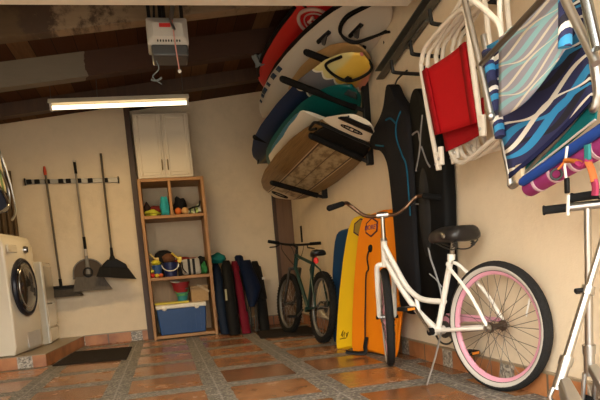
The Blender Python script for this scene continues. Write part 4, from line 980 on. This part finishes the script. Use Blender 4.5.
# wetsuits
def suit(label, loc, X, poly, th, mat, lines, lmat, extra=()):
    """poly of (y, z) hung flat, padded to a soft thickness"""
    t = thing('wetsuit', label, 'wetsuit', loc, 'wetsuits on the wall hooks')
    pg = cr([(X, y, z) for y, z in poly], 4, True)
    cyy = sum(p.y for p in pg)/len(pg); n = len(pg)
    def lay(k, off): return [V((X+off, lerp(cyy, p.y, k) if False else p.y + (cyy-p.y)*(1-k)*.5, p.z + (1-k)*(-.02 if p.z > 1.4 else .02))) for p in pg]
    MB().rings([lay(.86, -th), lay(.97, -th*.75), lay(1, -th*.3), lay(1, th*.25), lay(.95, th*.55)]).build('body', mat, t, sharp=60)
    for i, ln in enumerate(lines):
        MB().tube(cr([(X-th-.002, y, z) for y, z in ln]), .006, 6, flat=1).build('seam_line', lmat, t)
    return t
NEO1 = M('charcoal_neoprene', (.010, .0095, .0105), .75, 0, .15, 6, .15, 40); NEO2 = M('black_neoprene', (.0035, .0035, .0035), .65, 0, .2, 6, .2, 30)
t = suit('charcoal wetsuit with blue seam lines hanging nearest the surfboard rack', (1.65, 3.75, .35), 1.645,
    [(3.80, 1.87), (3.74, 1.86), (3.66, 1.76), (3.55, 1.66), (3.51, 1.60), (3.50, 1.45), (3.50, 1.05), (3.52, .60), (3.54, .36), (3.70, .34), (3.80, .40), (3.82, .9), (3.84, 1.2), (3.88, 1.38), (3.98, 1.48), (4.14, 1.53), (4.20, 1.59), (4.10, 1.66), (3.96, 1.71), (3.87, 1.77)], .05, NEO1,
    [[(3.58, 1.65), (3.66, 1.59), (3.67, 1.50), (3.60, 1.38), (3.54, 1.28), (3.53, .98)], [(3.66, 1.59), (3.75, 1.65), (3.83, 1.66)], [(3.90, 1.50), (4.05, 1.54)]], M('blue_piping', (.008, .085, .14), .6))
MB().tube(cr([(1.64, 3.77, 1.84), (1.63, 3.68, 1.88), (1.60, 3.46, 1.862)]), .006, 6).build('hang_loop', BLACKP, t)
t = suit('black wetsuit with pale seam lines hanging behind the cruiser saddle', (1.66, 3.25, .35), 1.675,
    [(3.45, 1.74), (3.38, 1.72), (3.29, 1.60), (3.20, 1.46), (3.13, 1.30), (3.12, 1.05), (3.15, .70), (3.18, .34), (3.34, .30), (3.49, .32), (3.52, .70), (3.52, 1.05), (3.52, 1.35), (3.53, 1.58), (3.51, 1.69)], .05, NEO2,
    [[(3.33, 1.56), (3.37, 1.46), (3.40, 1.36), (3.47, 1.25)], [(3.49, 1.48), (3.41, 1.48), (3.39, 1.42)], [(3.37, 1.38), (3.31, 1.28), (3.27, 1.24)], [(3.51, 1.05), (3.45, 1.04), (3.42, 1.0)]], M('pale_piping', (.20, .19, .18), .6))
MB().tube(cr([(1.625, 3.40, .95), (1.62, 3.34, .72), (1.618, 3.28, .62), (1.618, 3.22, .50), (1.62, 3.2, .36)]), .0055, 6).build('zip_cord', M('grey_cord', (.34, .34, .33), .6), t)
MB().tube([(1.62, 3.36, .60), (1.618, 3.28, .57), (1.618, 3.2, .52)], .004, 5).build('cord_toggle', bpy.data.materials['grey_cord'], t)
MB().ball((1.64, 3.38, .98), (.04, .085, .30)).build('folded_sleeve', M('dark_grey_neoprene', (.018, .017, .016), .6, 0, .5, 14), t)

# folding chairs ---------------------------------------------------------
FW = M('cream_white_tube', (.58, .52, .43), .35, 0, .05); FR = M('red_sling', (.40, .006, .009), .75, 0, .08, 30, .1, 200)
def sling(name, quad, mat, parent, sag=.012, nu=10, nv=10, th=.006):
    a, b, c, d = [V(p) for p in quad]   # TL TR BR BL
    nrm = (b-a).cross(d-a).normalized()
    if nrm.x > 0: nrm = -nrm
    q = MB(); q.grid(lambda u, v: lerp(lerp(a, b, u), lerp(d, c, u), v) + nrm*(-sag*math.sin(PI*u)), nu, nv)
    return q.build(name, mat, parent, solid=th)
def folding_chair(label, X, dy, dz, front):
    t = thing('folding_chair', label, 'folding chair', (X, 2.65+dy, 1.15+dz), 'folding chairs hung on the hooks')
    def p(y, z, x=0): return (X+x, y+dy, z+dz)
    if front:
        sb = sling('seat_sling', (p(2.915, 1.675), p(2.475, 1.655), p(2.41, 1.285), p(2.815, 1.325)), FR, t)
        for k in (0, 1):
            ya, yb = (2.915, 2.815) if k == 0 else (2.475, 2.41); za, zb = (1.675, 1.325) if k == 0 else (1.655, 1.285)
            s_ = -.055 if k == 0 else .05
            sling('sling_hem', (p(ya, za, -.006), p(ya+s_, za, -.006), p(yb+s_, zb, -.006), p(yb, zb, -.006)), M('red_hem', (.27, .004, .007), .75) if k == 0 else bpy.data.materials['red_hem'], sb, 0, 2, 6)
        sling('back_sling', (p(2.86, 1.42, .05), p(2.44, 1.40, .05), p(2.42, 1.245, .04), p(2.79, 1.235, .04)), bpy.data.materials['red_hem'], t)
    # back frame: posts with bent top rail
    f_ = MB().tube(cr([p(2.83, 1.15, .01), p(2.88, 1.42), p(2.935, 1.68), p(2.925, 1.735), p(2.86, 1.785), p(2.62, 1.81), p(2.49, 1.80), p(2.455, 1.75), p(2.44, 1.60), p(2.395, 1.22, .01)], 6), .0125, 9).build('back_frame', FW, t)
    MB().tube(cr([p(2.93, 1.69, .03), p(2.90, 1.76, .03), p(2.80, 1.80, .04), p(2.5, 1.90, .04), p(2.42, 1.93, .04)], 6), .0115, 8).build('arm_rail', FW, t)
    MB().tube(cr([p(2.84, 1.62, .06), p(2.80, 1.30, .06), p(2.76, 1.20, .06), p(2.66, 1.155, .06), p(2.42, 1.20, .06), p(2.34, 1.24, .06), p(2.33, 1.5, .06)], 6), .0115, 8).build('leg', FW, t)
    MB().tube(cr([p(2.80, 1.5, .09), p(2.75, 1.28, .09), p(2.70, 1.19, .09), p(2.58, 1.165, .09), p(2.36, 1.215, .09), p(2.29, 1.3, .09), p(2.30, 1.6, .09)], 6), .0115, 8).build('leg', FW, t)
    for y, z in ((2.835, 1.15), (2.80, 1.17), (2.395, 1.22), (2.43, 1.30)):
        MB().tube([p(y, z+.09, .015), p(y, z, .015)], .015, 8).build('joint_sleeve', FW, t)
        MB().ball(p(y, z+.03, -.0), .008).build('rivet', STEEL, t)
    return t
folding_chair('white tubed folding chair with bright red sling hung on the hooks', 1.44, 0, 0, True)
folding_chair('white tubed folding chair hung behind the red one, nearer the wall', 1.56, -.12, .035, False)
folding_chair('white tubed folding chair sandwiched between the red one and the rearmost', 1.50, -.055, .02, False)
# silver framed beach chairs with wave prints
def sc(X, y, z): k = X/1.35; return V((X, y*k, .7+(z-.7)*k))
NAVY = waves('navy_wave_print', (.014, .017, .07), [(.0, .20, (.008, .007, .016), .15, 1.0), (.30, .22, (.02, .20, .40), .15, .6), (.58, .13, (.66, .62, .54), .17, 2.0), (.05, .21, (.02, .21, .42), .14, 3.4), (.30, .12, (.66, .62, .54), .17, 4.4)], 2.9, .2, 1.0)
GREYW = waves('grey_aqua_wave_print', (.25, .24, .275), [(.05, .22, (.20, .37, .39), .16, .3), (.36, .11, (.54, .49, .38), .18, 1.8), (.60, .22, (.21, .39, .40), .16, 3.0), (.85, .10, (.54, .49, .38), .18, 4.4)], 2.7, .22, .95)
def roll_mat():
    m, t, b = nt('navy_banded_fabric'); z = sep(t, obco(t))
    f = math_n(t, 'FRACT', math_n(t, 'ADD', math_n(t, 'MULTIPLY', z[2], 7.5), math_n(t, 'MULTIPLY', z[1], 4)))
    link(t, ramp(t, f, [(0, (.018, .022, .085)), (.35, (.03, .25, .48)), (.55, (.018, .022, .085)), (.68, (.74, .70, .62)), (.82, (.012, .010, .022))], True), b.inputs['Base Color']); b.inputs['Roughness'].default_value = .8
    return m
ROLL = roll_mat()
t = thing('beach_chair', 'navy wave print beach chair with aluminium frame hung on the right', 'beach chair', (1.38, 1.85, 1.0), 'beach chairs hung on the hooks')
NA = [sc(1.38, 2.175, 1.52), sc(1.38, 1.64, 1.50), sc(1.38, 1.592, 1.145), sc(1.38, 2.045, .985)]
sling('seat_sling', NA, NAVY, t, .02, 14, 14)
sling('front_hem', [NA[3]+V((-.006, 0, .012)), NA[2]+V((-.006, 0, .012)), NA[2]+V((-.006, 0, -.006)), NA[3]+V((-.006, 0, -.006))], M('navy_hem', (.012, .014, .05), .8), t, .02)
MB().tube(cr([NA[0]+V((.0, .01, .05)), lerp(NA[0], NA[3], .5)+V((.01, .02, 0)), NA[3]+V((.01, .018, .02)), NA[3]+V((.01, .015, -.03)), NA[3]+V((.02, -.03, -.02)), lerp(NA[3], NA[2], .5)+V((.03, 0, -.005)), NA[2]+V((.03, .05, -.01)), NA[2]+V((.0, .0, -.03)), NA[2]+V((.0, -.015, -.01)), NA[2]+V((0, -.02, .06)), NA[1]+V((0, -.02, 0))], 5), .0135, 9).build('frame', ALU, t)
MB().bb(NA[3]+V((-.0, -.075, -.035)), NA[3]+V((.03, -.03, .04))).build('hinge_block', M('wooden_hinge', (.48, .38, .25), .6), t, bevel=.006)
MB().bb(NA[3]+V((.05, .0, .03)), NA[3]+V((.085, .06, .22))).build('wooden_arm', M('orange_pine', (.55, .30, .10), .5), t, bevel=.006)
text_mesh('woven_label', 'nautica', .03, WHITEP, t, NA[3]+V((-.022, -.085, .075)), (0, -1, .33), (0, .33, 1), .001) if False else None
MB().tube([sc(1.36, 2.165, 1.50), sc(1.36, 2.10, 1.15)], .022, 9).build('rolled_edge', ROLL, t)
TL_ = sling('teal_pocket', [lerp(NA[3], NA[2], .12)+V((.02, 0, .0)), NA[2]+V((.02, 0, .02)), NA[2]+V((.01, 0, -.062)), lerp(NA[3], NA[2], .12)+V((.01, 0, -.035))], M('teal_fabric', (.004, .095, .10), .8), t, .01)
MB().tube([lerp(NA[3], NA[2], .12)+V((.008, 0, -.035)), NA[2]+V((.008, 0, -.062))], .004, 6).build('pale_piping', LGREYP, TL_)
t = thing('beach_chair', 'grey and aqua wave print beach chair folded in front of the navy one', 'beach chair', (1.29, 1.8, 1.15), 'beach chairs hung on the hooks')
GA = [sc(1.30, 2.075, 1.515), sc(1.30, 1.69, 1.53), sc(1.30, 1.70, 1.345), sc(1.30, 2.10, 1.225)]
q = MB(); q.grid(lambda u, v: lerp(lerp(GA[0], GA[1], u), lerp(GA[3], GA[2], u), v) + V((-.008*math.sin(PI*u), 0, -.045*math.sin(PI*u)*v)), 14, 10); q.build('back_sling', GREYW, t, solid=.006)
MB().tube([sc(1.27, 1.70, 1.50), sc(1.27, 1.705, 1.40), sc(1.27, 1.71, 1.345)], .021, 10).build('rolled_edge', ROLL, t)
MB().tube([sc(1.25, 2.235, 1.46), sc(1.25, 1.66, 1.57)], .011, 8).build('cross_tube', M('bronze_tube', (.15, .125, .10), .35, .9), t)
MB().tube(cr([(1.25, 2.165, 1.76), (1.25, 2.135, 1.66), (1.25, 2.06, 1.42), (1.25, 2.0, 1.21)]), .0125, 10).build('front_leg', ALU, t)
MB().tube(cr([(1.27, 2.15, 1.70), (1.30, 2.06, 1.60), (1.32, 2.02, 1.52), (1.32, 2.02, 1.36)]), .011, 9).build('rear_leg', FW, t)
MB().tube([(1.25, 1.63, 1.56), (1.25, 1.57, 1.42), (1.25, 1.455, 1.205)], .0135, 10).build('arm_tube', ALU, t)
MB().tube([(1.24, 1.50, 1.50), (1.24, 1.475, 1.38), (1.24, 1.44, 1.24)], .016, 10).build('arm_tube', M('blue_grey_alu', (.27, .30, .32), .25, 1), t)
MB().tube(cr([(1.34, 2.02, 1.75), (1.34, 2.05, 1.62), (1.33, 2.03, 1.5)]), .010, 8).build('strut', FW, t)
MB().bb((1.24, 1.30, 1.05), (1.27, 1.42, 1.6)).build('wooden_armrest', bpy.data.materials['orange_pine'], t, bevel=.01)
MB().ball((1.25, 2.0, 1.205), .016).build('foot_cap', STEEL, t)
# padded black roll at the top of the hooks
tag(MB().tube([(1.50, 2.32, 1.90), (1.44, 2.12, 1.86), (1.42, 1.9, 1.83)], [.03, .045, .045], 12).build('umbrella_bag', FOAMB, origin=(1.45, 2.1, 1.85)), 'black padded roll resting above the silver chair tubes', 'bag')
# foam roll, magenta mat
t = thing('pool_noodle', 'blue foam tube under the navy wave chair', 'foam tube', (1.36, 1.75, 1.0))
a, b = sc(1.33, 1.965, .955), sc(1.33, 1.35, 1.095); dd = (b-a).normalized()
MB().lathe(a, dd, [(.004, -.018), (.011, -.014), (.016, -.004), (.0175, .02), (.0175, (b-a).length)], 18).build('foam', M('royal_blue_foam', (.014, .045, .21), .6), t)
t = thing('beach_mat', 'magenta rolled beach mat with pale straps, lowest of the hung bundle', 'rolled mat', (1.42, 1.75, .95))
a, b = sc(1.37, 1.935, .925), sc(1.37, 1.30, 1.045); dd = (b-a).normalized(); Lm = (b-a).length
mt = MB().lathe(a, dd, [(.01, -.004), (.028, 0), (.034, .01), (.034, Lm)], 20).build('roll', M('magenta_cloth', (.26, .035, .14), .75, 0, .2, 12), t)
for k in (.10, .24, .40, .56): MB().lathe(a+dd*Lm*k, dd, [(.0345, 0), (.0365, .002), (.0365, .014), (.0345, .016)], 20, False).build('strap_band', M('pale_pink_band', (.42, .28, .31), .7) if k == .10 else bpy.data.materials['pale_pink_band'], mt)
MB().tube([sc(1.38, 1.95, .900), sc(1.38, 1.55, .975)], .005, 6).build('pale_rod', FW, t)
# hanging strap with buckle and a colourful lanyard
t = thing('hanging_strap', 'white strap with black and clear buckle dangling below the rolled mat', 'strap', (1.3, 1.67, .8))
MB().tube([(1.31, 1.665, 1.02), (1.30, 1.668, .955), (1.30, 1.663, .915)], .0065, 6, flat=.4).build('webbing', WHITEP, t)
MB().box((1.30, 1.66, .895), (.012, .018, .05)).build('black_clip', BLACKP, t, bevel=.004)
MB().tube([(1.30, 1.656, .865), (1.30, 1.662, .80)], .008, 6, flat=.4).build('clear_tag', M('milky_plastic', (.66, .62, .55), .3), t)
MB().torus((1.30, 1.71, .94), (.6, 1, 0), .017, .0045, 18, 6).build('carabiner', BLACKM, t)
MB().tube(cr([(1.30, 1.70, .955), (1.30, 1.68, .965), (1.30, 1.665, .975)]), .004, 5).build('cord', M('orange_cord', (.60, .18, .04), .7), t)
t = thing('lanyard', 'orange, pink and teal fabric lanyard looped under the rolled mat', 'lanyard', (1.3, 1.57, .9))
for i, (pts, c) in enumerate(((((1.30, 1.66, .975), (1.30, 1.62, .965), (1.29, 1.59, .955)), (.30, .085, .012)), (((1.29, 1.595, .955), (1.29, 1.57, .94), (1.29, 1.545, .955)), (.24, .022, .075)), (((1.29, 1.55, 1.0), (1.29, 1.55, .975), (1.29, 1.55, .955)), (.02, .13, .13)), (((1.29, 1.55, .95), (1.29, 1.535, .92), (1.29, 1.525, .885)), (.26, .075, .02)), (((1.29, 1.527, .89), (1.29, 1.522, .87), (1.29, 1.525, .845)), (.22, .025, .055)))):
    MB().tube(cr([V(p) for p in pts]), .013, 8, flat=.6).build('webbing', M(f'lanyard_colour_{i}', c, .75), t)

# ------------------------------------------------------------------ kick scooters
def scooter(label, base, top, hd, bar, deckdir, handle=True):
    """base = floor point under the steering tube, top = middle of the T bar, hd = bar direction"""
    t = thing('kick_scooter', label, 'kick scooter', (*base, 0), 'kick scooters by the right wall')
    b0 = V((*base, .255)); tp = V(top); d = (tp-b0).normalized(); dk = V((*deckdir, 0)).normalized(); hd = V(hd).normalized(); sd = V((dk.y, -dk.x, 0))
    st = MB(); st.tube([b0, lerp(b0, tp, .45)], .0158, 12); st.tube([lerp(b0, tp, .45), tp], .0128, 12); st.build('steering_tube', CHROME, t)
    MB().tube([lerp(b0, tp, .43), lerp(b0, tp, .475)], .023, 12).build('height_clamp', CHROME, t)
    MB().tube([lerp(b0, tp, .455)-sd*.02, lerp(b0, tp, .455)-sd*.05], .009, 8).build('clamp_lever', BLACKP, t)
    MB().tube([b0+d*.02, b0+d*.055], .025, 12).build('collar', CHROME, t)
    MB().tube([b0-d*.07, b0+d*.02], .021, 12).build('head_tube', ALU, t)
    q = MB()
    for s_ in (-1, 1): q.tube([b0-d*.06+sd*s_*.02, b0-d*.09+sd*s_*.024, V((*base, .055))+dk*.02+sd*s_*.024], .009, 8)
    q.build('fork', ALU, t)
    q = MB(); q.rings([[b0-d*.02-dk*.02+sd*w for w in (-.02, .02)]+[b0-d*.05-dk*.02+sd*w for w in (.02, -.02)], [b0-d*.10-dk*.13+sd*w for w in (-.03, .03)]+[b0-d*.14-dk*.12+sd*w for w in (.03, -.03)]]); q.build('fold_bracket', ALU, t, bevel=.005)
    w = MB().torus(V((*base, .052))+dk*.02, sd, .036, .015, 24, 8).build('wheel', RUBBER, t)
    MB().lathe(V((*base, .052))+dk*.02-sd*.01, sd, [(.036, 0), (.012, .002), (.012, .018), (.036, .02)], 18).build('wheel_hub', ALU, w)
    e = b0-d*.10-dk*.12; dkk = MB(); c0 = V((e.x, e.y, .085)) - dk*.22
    dkk.box(c0, (.105, .44, .03), MX((sd, dk, V((0, 0, 1)))).transposed()); dkk.build('deck', ALU, t, bevel=.01)
    rwh = V((c0.x, c0.y, .052)) - dk*.26
    w = MB().torus(rwh, sd, .036, .015, 24, 8).build('wheel', RUBBER, t)
    MB().lathe(rwh-sd*.01, sd, [(.036, 0), (.012, .002), (.012, .018), (.036, .02)], 18).build('wheel_hub', ALU, w)
    MB().tube(cr([c0-dk*.2+V((0, 0, .02)), rwh+V((0, 0, .065)), rwh-dk*.06+V((0, 0, .045))]), .02, 8, flat=.3).build('rear_brake', ALU, t)
    hbm = MB().tube([tp-hd*.07, tp+hd*.07], .0165, 12).build('handlebar', CHROME, t)
    for s_ in (-1, 1):
        a, b = tp+hd*s_*.06, tp+hd*s_*bar
        MB().tube([a, lerp(a, b, .05), lerp(a, b, .1), lerp(a, b, .9), lerp(a, b, .95), b], [.018, .020, .0165, .0165, .020, .017], 14).build('grip', M('scooter_foam', (.010, .010, .010), .9, 0, .3, 60, .3), hbm)
    return t
scooter('silver kick scooter standing upright with its black grips in view', (1.60, 1.95), (1.565, 1.89, .845), (.74, -.67, .0), .155, (.12, 1))
scooter('silver kick scooter leaning across the other one, its grips out of sight', (1.365, 1.80), (1.610, 1.79, .88), (.45, -.9, 0), .17, (.05, 1))

# ------------------------------------------------------------------ chairs hung on the left wall
t = thing('folding_chair', 'striped folding chair with white tubes hung on the left wall above the washer', 'folding chair', (-1.5, 5.9, 1.3))
LS = stripes_uv('green_cream_stripes', [(0, (.10, .16, .10)), (.15, (.52, .46, .30)), (.3, (.05, .12, .14)), (.45, (.50, .45, .30)), (.6, (.12, .20, .08)), (.75, (.50, .44, .28)), (.9, (.03, .05, .10))], 0, .8, 0)
sling('back_sling', ((-1.39, 5.50, 2.18), (-1.345, 5.98, 2.05), (-1.325, 5.99, 1.62), (-1.36, 5.50, 1.62)), LS, t)
sling('seat_sling', ((-1.36, 5.50, 1.66), (-1.335, 5.93, 1.66), (-1.335, 5.92, 1.44), (-1.36, 5.50, 1.38)), M('navy_seat', (.014, .022, .06), .8), t)
MB().tube(cr([(-1.42, 5.5, 2.2), (-1.36, 5.95, 2.05), (-1.31, 6.05, 1.75), (-1.29, 6.05, 1.48), (-1.31, 5.95, 1.37)]), .011, 8).build('back_frame', STEEL, t)
MB().tube(cr([(-1.36, 5.5, 2.0), (-1.33, 5.85, 1.80), (-1.31, 5.98, 1.62), (-1.33, 5.88, 1.46), (-1.36, 5.45, 1.38)]), .011, 8).build('leg', STEEL, t)
MB().tube(cr([(-1.34, 5.5, 1.75), (-1.32, 5.8, 1.60), (-1.32, 5.92, 1.50), (-1.35, 5.6, 1.40)]), .010, 8).build('leg', STEEL, t)
MB().tube(cr([(-1.40, 5.5, 1.95), (-1.35, 5.9, 1.8), (-1.33, 6.0, 1.6)]), .012, 8).build('arm_rail', M('dark_tube', (.06, .05, .04), .4, .5), t)
MB().tube([(XL, 5.8, 2.1), (-1.40, 5.8, 2.08)], .012, 8).build('wall_bar', BLACKM, t)

# small latch plates on the wall by the far door
tag(MB().bb((XR-.012, 7.0, 1.02), (XR-.001, 7.06, 1.22)).build('door_latch', BLACKP, origin=(XR-.006, 7.03, 1.02), bevel=.004), 'black latch plate on the right wall above the mountain bike', 'latch')

# ------------------------------------------------------------------ daylight
w = bpy.data.worlds.new('sky'); scn.world = w; w.use_nodes = True; tt = w.node_tree
bg = tt.nodes['Background']
z = sep(tt, tt.nodes.new('ShaderNodeTexCoord').outputs['Generated'])[2]
g = ramp(tt, z, [(0, (.20, .19, .16)), (.06, (.26, .25, .22)), (.20, (.80, .78, .73)), (.45, (1, .98, .93))])
link(tt, g, bg.inputs['Color'])
bg.inputs['Strength'].default_value = 16.5
scn.view_settings.view_transform = 'Standard'; scn.view_settings.look = 'None'; scn.view_settings.gamma = 1; scn.view_settings.exposure = -.25
scn.view_settings.use_curve_mapping = False
scn.cycles.max_bounces = 8; scn.cycles.diffuse_bounces = 5; scn.cycles.use_denoising = True
